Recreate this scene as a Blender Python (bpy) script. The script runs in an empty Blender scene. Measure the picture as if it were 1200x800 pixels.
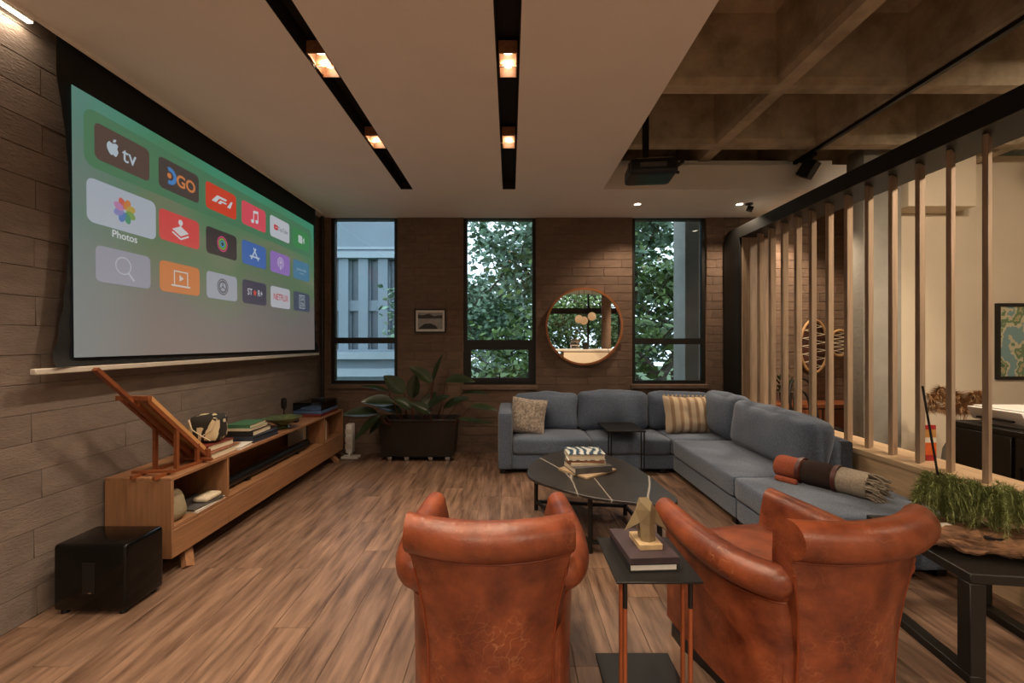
import bpy, bmesh, math, random
from mathutils import Vector, Matrix, noise as mnoise
R = math.radians
PI = math.pi
SC = bpy.context.scene
COL = SC.collection

# ------------------------------------------------------------------ camera, world, exposure
cam_d = bpy.data.cameras.new('camera')
cam = bpy.data.objects.new('camera', cam_d)
COL.objects.link(cam)
cam.location = (0, 0, 1.4)
cam.rotation_euler = (R(90), 0, 0)
cam_d.sensor_width = 36
cam_d.lens = 15.0
cam_d.shift_x = 2 / 1200
cam_d.clip_start = 0.05
SC.camera = cam
SC.view_settings.view_transform = 'Standard'
SC.view_settings.look = 'None'
SC.view_settings.gamma = 1
SC.view_settings.exposure = 0.7
SC.view_settings.use_curve_mapping = False

W = bpy.data.worlds.new('overcast')
SC.world = W
W.use_nodes = True
bg = W.node_tree.nodes['Background']
bg.inputs['Color'].default_value = (0.74, 0.87, 1.0, 1)
bg.inputs['Strength'].default_value = 2.4

LAMP = 1.0          # overall trim of the warm lamps
WARM = (1.0, 0.78, 0.56)

# ------------------------------------------------------------------ materials
def S(c):
    if isinstance(c, str):
        c = [int(c[i:i + 2], 16) for i in (0, 2, 4)]
    o = []
    for v in c:
        v /= 255
        o.append(v / 12.92 if v <= .04045 else ((v + .055) / 1.055) ** 2.4)
    return (*o, 1)

MATS = {}
def MAT(name, col, rough=.6, metal=0., var=.2, scale=8., stretch=(1, 1, 1), bump=0., bscale=None, rnd=0.,
        spec=.5, coat=0., col2=None, detail=5., bstretch=None, sheen=0., rvar=0.):
    if name in MATS:
        return MATS[name]
    m = bpy.data.materials.new(name)
    m.use_nodes = True
    nt = m.node_tree
    N, L = nt.nodes, nt.links
    P = N['Principled BSDF']
    P.inputs['Roughness'].default_value = rough
    P.inputs['Metallic'].default_value = metal
    P.inputs['Specular IOR Level'].default_value = spec
    P.inputs['Coat Weight'].default_value = coat
    P.inputs['Sheen Weight'].default_value = sheen
    c = S(col)
    c2 = S(col2) if col2 else tuple(min(1, x * (1 + var)) for x in c[:3]) + (1,)
    c1 = tuple(x * (1 - var) for x in c[:3]) + (1,)
    tc = N.new('ShaderNodeTexCoord')
    vec = tc.outputs['Object']
    oi = None
    if rnd:
        oi = N.new('ShaderNodeObjectInfo')
        mul = N.new('ShaderNodeVectorMath'); mul.operation = 'SCALE'
        comb = N.new('ShaderNodeCombineXYZ')
        for i in range(3):
            L.new(oi.outputs['Random'], comb.inputs[i])
        mul.inputs['Scale'].default_value = 37.0
        L.new(comb.outputs[0], mul.inputs[0])
        add = N.new('ShaderNodeVectorMath')
        L.new(vec, add.inputs[0]); L.new(mul.outputs[0], add.inputs[1])
        vec = add.outputs[0]
    mp = N.new('ShaderNodeMapping')
    mp.inputs['Scale'].default_value = [scale * s for s in stretch]
    L.new(vec, mp.inputs['Vector'])
    nz = N.new('ShaderNodeTexNoise')
    nz.inputs['Scale'].default_value = 1
    nz.inputs['Detail'].default_value = detail
    nz.inputs['Roughness'].default_value = .6
    L.new(mp.outputs[0], nz.inputs['Vector'])
    rp = N.new('ShaderNodeValToRGB')
    rp.color_ramp.elements[0].position = .32
    rp.color_ramp.elements[1].position = .68
    rp.color_ramp.elements[0].color = c1
    rp.color_ramp.elements[1].color = c2
    L.new(nz.outputs['Fac'], rp.inputs['Fac'])
    out = rp.outputs['Color']
    if rnd:
        hs = N.new('ShaderNodeHueSaturation')
        mr = N.new('ShaderNodeMapRange')
        mr.inputs['To Min'].default_value = 1 - rnd
        mr.inputs['To Max'].default_value = 1 + rnd
        L.new(oi.outputs['Random'], mr.inputs['Value'])
        L.new(mr.outputs[0], hs.inputs['Value'])
        L.new(out, hs.inputs['Color'])
        out = hs.outputs['Color']
    L.new(out, P.inputs['Base Color'])
    if rvar:
        mr2 = N.new('ShaderNodeMapRange')
        mr2.inputs['To Min'].default_value = max(0, rough - rvar)
        mr2.inputs['To Max'].default_value = min(1, rough + rvar)
        L.new(nz.outputs['Fac'], mr2.inputs['Value'])
        L.new(mr2.outputs[0], P.inputs['Roughness'])
    if bump:
        mb = N.new('ShaderNodeMapping')
        bs = bscale or scale * 4
        mb.inputs['Scale'].default_value = [bs * s for s in (bstretch or stretch)]
        L.new(vec, mb.inputs['Vector'])
        n2 = N.new('ShaderNodeTexNoise')
        n2.inputs['Scale'].default_value = 1
        n2.inputs['Detail'].default_value = 4
        L.new(mb.outputs[0], n2.inputs['Vector'])
        bp = N.new('ShaderNodeBump')
        bp.inputs['Strength'].default_value = bump
        bp.inputs['Distance'].default_value = .01
        L.new(n2.outputs['Fac'], bp.inputs['Height'])
        L.new(bp.outputs[0], P.inputs['Normal'])
    MATS[name] = m
    return m

def EM(name, col, strength=1.0, base=.02):
    if name in MATS:
        return MATS[name]
    m = bpy.data.materials.new(name)
    m.use_nodes = True
    P = m.node_tree.nodes['Principled BSDF']
    c = S(col) if max(col if not isinstance(col, str) else [255]) > 1.01 or isinstance(col, str) else (*col, 1)
    P.inputs['Base Color'].default_value = (base, base, base, 1)
    P.inputs['Roughness'].default_value = .8
    P.inputs['Emission Color'].default_value = c
    P.inputs['Emission Strength'].default_value = strength
    MATS[name] = m
    return m

def glass_mat(name, tint=(1, 1, 1), ior=1.45, rough=0.0):
    m = bpy.data.materials.new(name)
    m.use_nodes = True
    nt = m.node_tree
    N, L = nt.nodes, nt.links
    N.remove(N['Principled BSDF'])
    out = N['Material Output']
    tr = N.new('ShaderNodeBsdfTransparent'); tr.inputs['Color'].default_value = (*tint, 1)
    gl = N.new('ShaderNodeBsdfGlossy'); gl.inputs['Roughness'].default_value = rough
    fr = N.new('ShaderNodeFresnel'); fr.inputs['IOR'].default_value = ior
    mx = N.new('ShaderNodeMixShader')
    L.new(fr.outputs[0], mx.inputs[0]); L.new(tr.outputs[0], mx.inputs[1]); L.new(gl.outputs[0], mx.inputs[2])
    L.new(mx.outputs[0], out.inputs['Surface'])
    MATS[name] = m
    return m

def leather_mat(name, c1, c2, c3):
    m = MAT(name, c1, rough=.38, var=.3, scale=7, col2=c2, bump=.12, bscale=70, detail=8, rvar=.1)
    nt = m.node_tree; N, L = nt.nodes, nt.links
    P = N['Principled BSDF']
    src = P.inputs['Base Color'].links[0].from_socket
    tc = [n for n in N if n.type == 'TEX_COORD'][0]
    # pale creases and scratches
    nz = N.new('ShaderNodeTexNoise'); nz.inputs['Scale'].default_value = 5; nz.inputs['Detail'].default_value = 3
    L.new(tc.outputs['Object'], nz.inputs['Vector'])
    ad = N.new('ShaderNodeVectorMath'); ad.operation = 'MULTIPLY_ADD'
    ad.inputs[1].default_value = (.35, .35, .35)
    L.new(nz.outputs['Color'], ad.inputs[0]); L.new(tc.outputs['Object'], ad.inputs[2])
    vo = N.new('ShaderNodeTexVoronoi'); vo.feature = 'DISTANCE_TO_EDGE'; vo.inputs['Scale'].default_value = 17
    L.new(ad.outputs[0], vo.inputs['Vector'])
    r = N.new('ShaderNodeValToRGB')
    r.color_ramp.elements[0].position = 0; r.color_ramp.elements[0].color = (.55, .55, .55, 1)
    r.color_ramp.elements[1].position = .03; r.color_ramp.elements[1].color = (0, 0, 0, 1)
    L.new(vo.outputs['Distance'], r.inputs['Fac'])
    n3 = N.new('ShaderNodeTexNoise'); n3.inputs['Scale'].default_value = 4
    L.new(tc.outputs['Object'], n3.inputs['Vector'])
    r3 = N.new('ShaderNodeValToRGB')
    r3.color_ramp.elements[0].position = .45; r3.color_ramp.elements[1].position = .75
    L.new(n3.outputs['Fac'], r3.inputs['Fac'])
    mm = N.new('ShaderNodeMath'); mm.operation = 'MULTIPLY'
    L.new(r.outputs['Color'], mm.inputs[0]); L.new(r3.outputs['Color'], mm.inputs[1])
    mx = N.new('ShaderNodeMix'); mx.data_type = 'RGBA'
    L.new(mm.outputs[0], mx.inputs['Factor'])
    L.new(src, mx.inputs[6]); mx.inputs[7].default_value = S(c3)
    L.new(mx.outputs[2], P.inputs['Base Color'])
    return m

# ------------------------------------------------------------------ mesh helpers
class MB:
    def __init__(s):
        s.v = []; s.f = []
    def add(s, vs, fs):
        o = len(s.v)
        s.v += [tuple(p) for p in vs]
        s.f += [tuple(i + o for i in f) for f in fs]
        return s
    def box(s, x0, x1, y0, y1, z0, z1):
        vs = [(x0, y0, z0), (x1, y0, z0), (x1, y1, z0), (x0, y1, z0), (x0, y0, z1), (x1, y0, z1), (x1, y1, z1), (x0, y1, z1)]
        return s.add(vs, [(3, 2, 1, 0), (4, 5, 6, 7), (0, 1, 5, 4), (1, 2, 6, 5), (2, 3, 7, 6), (3, 0, 4, 7)])
    def bar(s, a, b, w, h, up=(0, 0, 1)):
        a = Vector(a); b = Vector(b)
        d = (b - a).normalized(); up = Vector(up)
        if abs(d.dot(up)) > .98:
            up = Vector((0, 1, 0))
        sx = d.cross(up).normalized() * (w / 2); sz = sx.cross(d).normalized() * (h / 2)
        vs = []
        for p in (a, b):
            vs += [p - sx - sz, p + sx - sz, p + sx + sz, p - sx + sz]
        return s.add(vs, [(3, 2, 1, 0), (4, 5, 6, 7), (0, 1, 5, 4), (1, 2, 6, 5), (2, 3, 7, 6), (3, 0, 4, 7)])
    def rings(s, rings, cap=True, close=False):
        n = len(rings[0]); vs = [p for r in rings for p in r]; fs = []
        m = len(rings)
        for i in range(m if close else m - 1):
            for j in range(n):
                a = i * n + j; b = i * n + (j + 1) % n
                c = ((i + 1) % m) * n + (j + 1) % n; d = ((i + 1) % m) * n + j
                fs.append((a, b, c, d))
        if cap and not close:
            fs.append(tuple(range(n - 1, -1, -1))); fs.append(tuple((m - 1) * n + j for j in range(n)))
        return s.add(vs, fs)
    def tube(s, pts, rad, n=10, cap=True, close=False):
        pts = [Vector(p) for p in pts]; m = len(pts); rs = []
        rad = rad if hasattr(rad, '__len__') else [rad] * m
        prev = None
        for i, p in enumerate(pts):
            if close:
                t = pts[(i + 1) % m] - pts[i - 1]
            else:
                t = pts[min(i + 1, m - 1)] - pts[max(i - 1, 0)]
            t.normalize()
            if prev is None:
                u = t.cross(Vector((0, 0, 1)))
                if u.length < .05:
                    u = t.cross(Vector((0, 1, 0)))
            else:
                u = prev - t * prev.dot(t)
            u.normalize(); prev = u
            w = t.cross(u)
            rs.append([p + (u * math.cos(2 * PI * k / n) + w * math.sin(2 * PI * k / n)) * rad[i] for k in range(n)])
        return s.rings(rs, cap, close)
    def cyl(s, a, b, r, n=16, r2=None):
        return s.tube([a, b], [r, r if r2 is None else r2], n)
    def lathe(s, prof, c=(0, 0, 0), n=24, cap=True):
        rs = [[(c[0] + r * math.cos(2 * PI * k / n), c[1] + r * math.sin(2 * PI * k / n), c[2] + z) for k in range(n)] for r, z in prof]
        return s.rings(rs, cap)
    def prism(s, poly, z0, z1):
        n = len(poly)
        vs = [(x, y, z0) for x, y in poly] + [(x, y, z1) for x, y in poly]
        fs = [tuple(range(n - 1, -1, -1)), tuple(range(n, 2 * n))] + [(i, (i + 1) % n, n + (i + 1) % n, n + i) for i in range(n)]
        return s.add(vs, fs)
    def grid(s, rows, closed=False):
        n = len(rows[0]); vs = [p for r in rows for p in r]; fs = []
        for i in range(len(rows) - 1):
            for j in range(n if closed else n - 1):
                a = i * n + j; b = i * n + (j + 1) % n
                fs.append((a, b, b + n, a + n))
        return s.add(vs, fs)
    def xf(s, M, start=0):
        s.v[start:] = [tuple(M @ Vector(p)) for p in s.v[start:]]
        return s
    def mesh(s, name, smooth=False, bevel=0, seg=2):
        me = bpy.data.meshes.new(name)
        me.from_pydata(s.v, [], s.f)
        bm = bmesh.new(); bm.from_mesh(me)
        if bevel:
            bmesh.ops.bevel(bm, geom=list(bm.edges), offset=bevel, segments=seg, affect='EDGES', profile=.5, clamp_overlap=True)
        bmesh.ops.recalc_face_normals(bm, faces=bm.faces)
        bm.to_mesh(me); bm.free()
        if smooth or bevel:
            for p in me.polygons:
                p.use_smooth = True
            try:
                me.set_sharp_from_angle(angle=R(42))
            except Exception:
                pass
        return me
    def build(s, name, mat, parent=None, smooth=False, bevel=0, seg=2, **props):
        return OBJ(name, s.mesh(name, smooth, bevel, seg), mat, parent, **props)

def OBJ(name, me, mat, parent=None, **props):
    o = bpy.data.objects.new(name, me)
    COL.objects.link(o)
    if mat is not None and not me.materials:
        me.materials.append(mat)
    if parent is not None:
        o.parent = parent
    for k, v in props.items():
        o[k] = v
    return o

def THING(name, label, cat, loc=(0, 0, 0), rz=0., group=None):
    o = bpy.data.objects.new(name, None)
    o.empty_display_size = .05
    COL.objects.link(o)
    o.location = loc; o.rotation_euler = (0, 0, rz)
    o['label'] = label; o['category'] = cat
    if group:
        o['group'] = group
    return o

def TAG(o, label, cat, group=None):
    o['label'] = label; o['category'] = cat
    if group:
        o['group'] = group
    return o

def DUP(root, loc, rz, label=None, group=None):
    r = root.copy(); COL.objects.link(r)
    r.location = loc; r.rotation_euler = (0, 0, rz)
    if label: r['label'] = label
    if group: r['group'] = group
    for ch in list(root.children):
        c = ch.copy(); COL.objects.link(c); c.parent = r
        for g in ch.children:
            d = g.copy(); COL.objects.link(d); d.parent = c
    return r

def LIGHT(kind, loc, power, col=WARM, parent=None, size=.05, cone=120, blend=.6, aim=None, name='bulb_light', sy=None):
    d = bpy.data.lights.new(name, kind)
    d.energy = power * LAMP
    d.color = col
    if kind == 'AREA':
        d.shape = 'RECTANGLE'; d.size = size; d.size_y = sy or size
    else:
        d.shadow_soft_size = size
    if kind == 'SPOT':
        d.spot_size = R(cone); d.spot_blend = blend
    o = bpy.data.objects.new(name, d)
    COL.objects.link(o)
    o.location = loc
    if aim is not None:
        o.rotation_euler = (Vector(aim) - Vector(loc)).to_track_quat('-Z', 'Y').to_euler()
    if parent is not None:
        o.parent = parent
    return o

def rbox(w, d, h, r, n=8, puff=(0, 0, 0), nz=0., nscale=4., seed=0):
    """rounded box centred at the origin, optionally swollen like a cushion"""
    bm = bmesh.new()
    bmesh.ops.create_cube(bm, size=2)
    bmesh.ops.subdivide_edges(bm, edges=list(bm.edges), cuts=n, use_grid_fill=True)
    H = Vector((w / 2, d / 2, h / 2))
    r = min(r, *H)
    off = Vector((seed * 7.3, seed * 3.1, seed))
    for v in bm.verts:
        p = v.co.copy()
        # denser samples near the borders
        q = Vector([math.copysign(1 - (1 - abs(t)) ** 1.35, t) for t in p])
        f = Vector([q[i] * H[i] for i in range(3)])
        inner = Vector([max(-(H[i] - r), min(H[i] - r, f[i])) for i in range(3)])
        dd = f - inner
        if dd.length > 1e-9:
            f = inner + dd.normalized() * r
        for i in range(3):
            a, b = (i + 1) % 3, (i + 2) % 3
            if puff[i]:
                f[i] += math.copysign(1, p[i]) * abs(p[i]) ** 2 * puff[i] * (1 - q[a] ** 2) * (1 - q[b] ** 2) if abs(p[i]) > .2 else 0
        if nz:
            k = mnoise.noise(Vector((f.x * nscale, f.y * nscale, f.z * nscale)) + off)
            f += f.normalized() * k * nz
        v.co = f
    m = MB()
    bm.verts.index_update()
    m.v = [tuple(v.co) for v in bm.verts]
    m.f = [tuple(v.index for v in fc.verts) for fc in bm.faces]
    bm.free()
    return m

def crom(pts, k=6, closed=True):
    out = []; n = len(pts)
    P = [Vector(p) for p in pts]
    for i in range(n if closed else n - 1):
        if closed:
            a, b, c, d = P[i - 1], P[i], P[(i + 1) % n], P[(i + 2) % n]
        else:
            a, b, c, d = P[max(i - 1, 0)], P[i], P[i + 1], P[min(i + 2, n - 1)]
        for j in range(k):
            t = j / k
            out.append(.5 * ((2 * b) + (c - a) * t + (2 * a - 5 * b + 4 * c - d) * t * t + (3 * b - a - 3 * c + d) * t ** 3))
    if not closed:
        out.append(P[-1])
    return out

def T(x, y, z):
    return Matrix.Translation((x, y, z))
def RZ(a): return Matrix.Rotation(a, 4, 'Z')
def RX(a): return Matrix.Rotation(a, 4, 'X')
def RY(a): return Matrix.Rotation(a, 4, 'Y')

# ------------------------------------------------------------------ palette
MAT('brick_brown', '6d5849', rough=.85, var=.18, scale=9, stretch=(1, 1, 2.5), bump=.5, bscale=60, rnd=.10)
MAT('mortar_brown', '82695a', rough=.95, var=.15, scale=20, bump=.3, bscale=90)
MAT('block_grey', '746860', rough=.85, var=.16, scale=5, stretch=(1, 1, 3), bump=.5, bscale=45, rnd=.06)
MAT('block_joint', '645a52', rough=.95, var=.15, scale=20)
MAT('white_paint', 'efebe5', rough=.8, var=.02, scale=3)
MAT('beige_paint', 'd9ccb6', rough=.85, var=.03, scale=3)
MAT('concrete_raw', 'a99b83', rough=.9, var=.34, scale=3.4, bump=.5, bscale=25, detail=8, col2='c8baa2')
MAT('concrete_grey', '8f8c84', rough=.85, var=.12, scale=3, bump=.3, bscale=30)
MAT('black_metal', '191817', rough=.45, var=.1, scale=6, metal=.3)
MAT('black_frame', '14120f', rough=.5, var=.1, scale=6)
MAT('channel_black', '1a1613', rough=.7, var=.1, scale=6)
MAT('floor_wood', '674c3b', rough=.42, var=.42, scale=3.0, stretch=(7, .8, 1), bump=.12, bscale=14, bstretch=(8, .6, 1), rnd=.16, col2='927561', detail=9)
MAT('oak', '92694a', rough=.45, var=.22, scale=3, stretch=(12, 1, 12), bump=.06, bscale=10, detail=7)
MAT('oak_side', '92694a', rough=.45, var=.22, scale=3, stretch=(12, 12, 1), bump=.06, bscale=10, detail=7)
MAT('slat_wood', '9f8a75', rough=.5, var=.24, scale=4, stretch=(9, 9, .8), bump=.08, bscale=12, rnd=.12, detail=7)
MAT('ledge_wood', 'c2a684', rough=.5, var=.18, scale=3, stretch=(9, .8, 9), bump=.06, bscale=12, detail=7)
MAT('easel_wood', '7d4526', rough=.5, var=.2, scale=5, stretch=(6, 1, 6), detail=6)
MAT('canvas_board', 'c08f5c', rough=.6, var=.12, scale=4, stretch=(6, 1, 1))
MAT('mirror_wood', '9c6038', rough=.4, var=.18, scale=7)
MAT('sofa_fabric', '576478', rough=.95, var=.32, scale=90, stretch=(1, 1, 1), bump=.35, bscale=260, sheen=.25, detail=3)
MAT('sofa_dark', '33343a', rough=.95, var=.2, scale=90, bump=.3, bscale=260)
leather_mat('leather_tan', '602a1a', '8f4a2c', 'bd845c')
MAT('leather_piping', '7a3516', rough=.45, var=.15, scale=20)
MAT('leaf_green', '28331d', rough=.3, var=.3, scale=6, spec=.5, rnd=.25)
MAT('leaf_stem', '4a2a1c', rough=.5, var=.2, scale=10)
MAT('pot_dark', '211a15', rough=.5, var=.25, scale=6, stretch=(6, 6, .6), bump=.15)
MAT('soil', '1c1510', rough=1, var=.4, scale=30, bump=.8, bscale=60)
MAT('gloss_black', '060606', rough=.16, var=.0, scale=3, spec=.35)
MAT('plastic_black', '0e0e0f', rough=.4, var=.05, scale=5)
MAT('cloth_black', '111214', rough=.8, var=.1, scale=40, bump=.2, bscale=150)
MAT('plastic_white', 'd9d7d2', rough=.4, var=.02, scale=4)
MAT('alu_white', 'c9c3b8', rough=.4, var=.03, scale=4)
MAT('chrome', 'c8c8c8', rough=.15, metal=1, var=.02)
MAT('copper_tube', 'a35b39', rough=.35, metal=.4, var=.1, scale=10)
MAT('paper', 'd8cdb6', rough=.8, var=.1, scale=60, stretch=(.2, .2, 6))
MAT('bronze_pale', '85765a', rough=.45, metal=.25, var=.15, scale=8)
MAT('pale_wood', 'b99f7a', rough=.5, var=.12, scale=5, stretch=(6, 1, 1))
MAT('driftwood', '6d4c38', rough=.8, var=.5, scale=12, stretch=(1, 4, 4), bump=.8, bscale=30, col2='a57b58', detail=8)
MAT('fern_green', '748248', rough=.7, var=.25, scale=12, col2='a6b072')
MAT('bark', '4a3f33', rough=.9, var=.3, scale=10, bump=.5)
MAT('tree_leaf', '41552e', rough=.55, var=.5, scale=2.5, col2='86a05a', spec=.4)
MAT('tree_leaf_cool', '3f5a40', rough=.5, var=.45, scale=2.5, col2='8aa888', spec=.5)
MAT('far_facade', '7d8890', rough=.9, var=.06, scale=.8)
MAT('far_trim', '98a2a8', rough=.9, var=.05, scale=.8)
MAT('far_pane', '46525a', rough=.25, var=.2, scale=1.2)
MAT('ground_green', '4a5a36', rough=1, var=.4, scale=1)
glass_mat('window_glass', (.78, .83, .85))
glass_mat('clear_acrylic', (.82, .9, 1.0))
MAT('cover_green', '3d6b4c', rough=.5, var=.1, scale=20)
MAT('cover_navy', '2a3342', rough=.5, var=.1, scale=20)
MAT('cover_black', '1d1b1b', rough=.5, var=.1, scale=20)
MAT('cover_tan', '8c5a3c', rough=.6, var=.12, scale=20)
MAT('cover_red', '6e2f26', rough=.5, var=.1, scale=20)
MAT('cover_cream', 'cfc3ab', rough=.6, var=.08, scale=20)
MAT('cover_grey', '4d4b4c', rough=.55, var=.2, scale=14)
MAT('cover_purple', '3d3035', rough=.6, var=.2, scale=14)
MAT('cover_white', 'd4d0c9', rough=.6, var=.05, scale=14)
EM('lamp_lit', (1.0, .84, .62), 9.0)
EM('lamp_soft', (1.0, .78, .55), 2.2)
EM('strip_lit', (1.0, .82, .58), 6.0)

# ================================================================== STRUCTURE
XL, YB, ZC = -2.42, 5.40, 2.97
XR, YR = 6.2, -5.9                      # far side wall, glazed rear wall behind the camera
rng = random.Random(7)

# ---- floor: planks one by one where the photo shows them
fl = MB().box(XL - .2, XR + .2, YR - .2, 5.7, -.2, -.004).build('floor', MATS['block_joint'])
fl['kind'] = 'structure'
plank_me = {}
def plank_mesh(l, w):
    k = (round(l, 3), round(w, 3))
    if k not in plank_me:
        plank_me[k] = MB().box(0, w - .002, 0, l - .002, -.006, 0).mesh('plank', bevel=.0012, seg=1)
    return plank_me[k]
rest = MB()
pw, pl = .18, 1.22
nx = int((XR - XL) / pw) + 1
for i in range(nx):
    x = XL + i * pw
    w = min(pw, XR - x)
    if w < .02: continue
    y = YR - rng.choice([.0, .3, .55, .8, 1.0])
    while y < YB:
        y1 = min(y + pl, YB); y0 = max(y, YR)
        if y1 - y0 > .02:
            if x < 2.66 and y1 > 1.3:
                o = OBJ('plank', plank_mesh(y1 - y0, w), MATS['floor_wood'], fl)
                o.location = (x, y0, 0)
            else:
                rest.box(x, x + w - .002, y0, y1 - .002, -.006, 0)
        y += pl
r_ = rest.build('plank_rest', MATS['floor_wood'], fl); r_['kind'] = 'stuff'

# ---- coursed masonry
brick_cache = {}
def brick_mesh(l, h, d, mat, ax, bev=.002):
    k = (round(l, 3), round(h, 3), d, mat, ax)
    if k not in brick_cache:
        b = MB()
        if ax == 'x': b.box(0, l, 0, d, 0, h)
        else: b.box(0, d, 0, l, 0, h)
        me = b.mesh('brick', bevel=bev, seg=1)
        me.materials.append(MATS[mat])
        brick_cache[k] = me
    return brick_cache[k]

def courses(parent, ax, plane, u0, u1, z0, z1, L, H, holes, mat, jt=.0055, d=.03, seed=1, name='brick', jv=.003, prot=.0022):
    rg = random.Random(seed)
    z = z0; row = 0
    while z < z1 - .02:
        h = min(H, z1 - z)
        ivs = [(u0, u1)]
        for a, b, c, e in holes:
            if z + h / 2 > c and z + h / 2 < e:
                nv = []
                for s, t in ivs:
                    if b <= s or a >= t: nv.append((s, t)); continue
                    if a > s: nv.append((s, a))
                    if b < t: nv.append((b, t))
                ivs = nv
        sh = (row % 2) * L * .5 + rg.uniform(-.03, .03)
        for s, t in ivs:
            k = math.floor((s - u0 + sh) / L)
            while True:
                a = max(s, u0 - sh + k * L); b = min(t, u0 - sh + (k + 1) * L); k += 1
                if a >= t - 1e-6: break
                if b - a < .025: continue
                o = OBJ(name, brick_mesh(b - a - jv, h - jt, d, mat, ax), None, parent)
                p = rg.uniform(0, prot)
                o.location = (a + jv / 2, plane - p, z + jt / 2) if ax == 'x' else (plane - d + p, a + jv / 2, z + jt / 2)
        z += H; row += 1

WINS = [(-2.28, -1.43, .86), (-.594, .324, .845), (1.544, 2.484, .86)]
wb = MB()
xs = [XL - .2] + [v for w in WINS for v in w[:2]] + [2.70]
for i in range(0, len(xs), 2):
    wb.box(xs[i], xs[i + 1], YB + .006, YB + .22, -.1, 3.3)
for a, b, c in WINS:
    wb.box(a, b, YB + .012, YB + .22, -.1, c)
    wb.box(a, b, YB + .03, YB + .22, ZC + .005, 3.3)
wall_back = wb.build('wall_back', MATS['mortar_brown']); wall_back['kind'] = 'structure'
courses(wall_back, 'x', YB, XL, 2.70, .115, ZC - .002, .40, .1055, [(a, b, c, 9) for a, b, c in WINS], 'brick_brown', seed=3, d=.03)
wf = MB().box(2.70, 4.3, YB + .012, YB + .22, -.1, 3.4).build('wall_far', MATS['mortar_brown']); wf['kind'] = 'structure'
courses(wf, 'x', YB, 2.70, 4.3, 0, 3.3, .40, .1055, [], 'brick_brown', seed=5)
# the wall with the screen: long dark blocks
wl = MB().box(XL - .22, XL - .012, YR - .2, YB + .22, -.1, 3.3).build('wall_left', MATS['block_joint']); wl['kind'] = 'structure'
courses(wl, 'y', XL, 1.2, YB, 0, 3.1, .98, .148, [], 'block_grey', seed=9, jt=.002, jv=.0015, prot=.002)
wlr = MB().box(XL - .02, XL, YR, 1.198, 0, 3.1).build('block_rest', MATS['block_grey'], wl); wlr['kind'] = 'stuff'
# other side of the slat screen
w = MB().box(4.02, XR, 4.60, 4.8, -.1, 3.4).box(4.02, 4.06, 4.56, 4.60, 0, 3.3).build('wall_side', MATS['beige_paint']); w['kind'] = 'structure'
w = MB().box(4.06, 4.75, 4.35, 4.60, 2.78, 3.4).build('trim_1', MATS['beige_paint']); w['kind'] = 'structure'
w = MB().box(XR, XR + .2, YR - .2, 4.8, -.1, 3.4).build('wall_right', MATS['beige_paint']); w['kind'] = 'structure'
w = MB().box(3.63, 4.02, 4.38, 4.60, 0, 3.4).build('wall_column', MATS['concrete_grey'], bevel=.01); w['kind'] = 'structure'
w = MB().box(4.25, 4.45, 4.8, 5.6, -.1, 3.4).build('wall_return', MATS['beige_paint']); w['kind'] = 'structure'

# baseboard and sills
w = MB().box(XL, 2.66, YB - .016, YB + .01, 0, .11).box(XL, 2.66, YB - .02, YB + .01, .096, .112).build('baseboard_back', MATS['brick_brown']); w['kind'] = 'structure'
for i, (a, b, c) in enumerate(WINS):
    w = MB().box(a - .02, b + .02, YB - .03, YB + .1, c - .055, c - .004).build('trim_%d' % (i + 2), MATS['brick_brown'], bevel=.004, seg=1); w['kind'] = 'structure'

# windows
def window(n, a, b, c, bar, kind):
    fw = .045; y0, y1 = YB + .03, YB + .09
    m = MB()
    m.box(a, a + fw, y0, y1, c, ZC); m.box(b - fw, b, y0, y1, c, ZC)
    m.box(a + fw, b - fw, y0, y1, c, c + fw); m.box(a + fw, b - fw, y0, y1, bar, bar + .075)
    m.box(a + fw, b - fw, y0, y1, ZC - .012, ZC)
    o = m.build('window_%d' % n, MATS['black_frame']); o['kind'] = 'structure'
    MB().box(a + fw, b - fw, y0 + .03, y0 + .036, bar + .075, ZC - .012).build('pane', MATS['window_glass'], o)
    if kind:   # inner opening sash with a handle
        s = MB(); i0, i1, z0, z1, t = a + fw, b - fw, c + fw, bar, .05
        ys, ye = y0 - .02, y0 + .03
        s.box(i0, i0 + t, ys, ye, z0, z1); s.box(i1 - t, i1, ys, ye, z0, z1)
        s.box(i0 + t, i1 - t, ys, ye, z0, z0 + t); s.box(i0 + t, i1 - t, ys, ye, z1 - t, z1)
        sa = s.build('sash', MATS['black_frame'], o)
        MB().box(i0 + t, i1 - t, y0, y0 + .006, z0 + t, z1 - t).build('pane', MATS['window_glass'], sa)
        MB().box((a + b) / 2 - .012, (a + b) / 2 + .012, ys - .03, ys, z0 + .01, z0 + .035).box((a + b) / 2 - .008, (a + b) / 2 + .008, ys - .035, ys - .02, z0 + .01, z0 + .11).build('handle', MATS['black_metal'], sa)
    else:
        MB().box(a + fw, b - fw, y0 + .03, y0 + .036, c + fw, bar).build('pane', MATS['window_glass'], o)
    return o
window(1, *WINS[0], 1.375, False)
window(2, *WINS[1], 1.345, True)
window(3, *WINS[2], 1.365, False)
# pipe in the corner by the screen
TAG(MB().cyl((XL + .06, YB - .045, 0.0), (XL + .06, YB - .045, ZC), .022, 12).build('corner_pipe', MATS['black_frame'], smooth=True),
    'dark vertical conduit pipe in the corner beside the building-view window', 'pipe')

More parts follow.
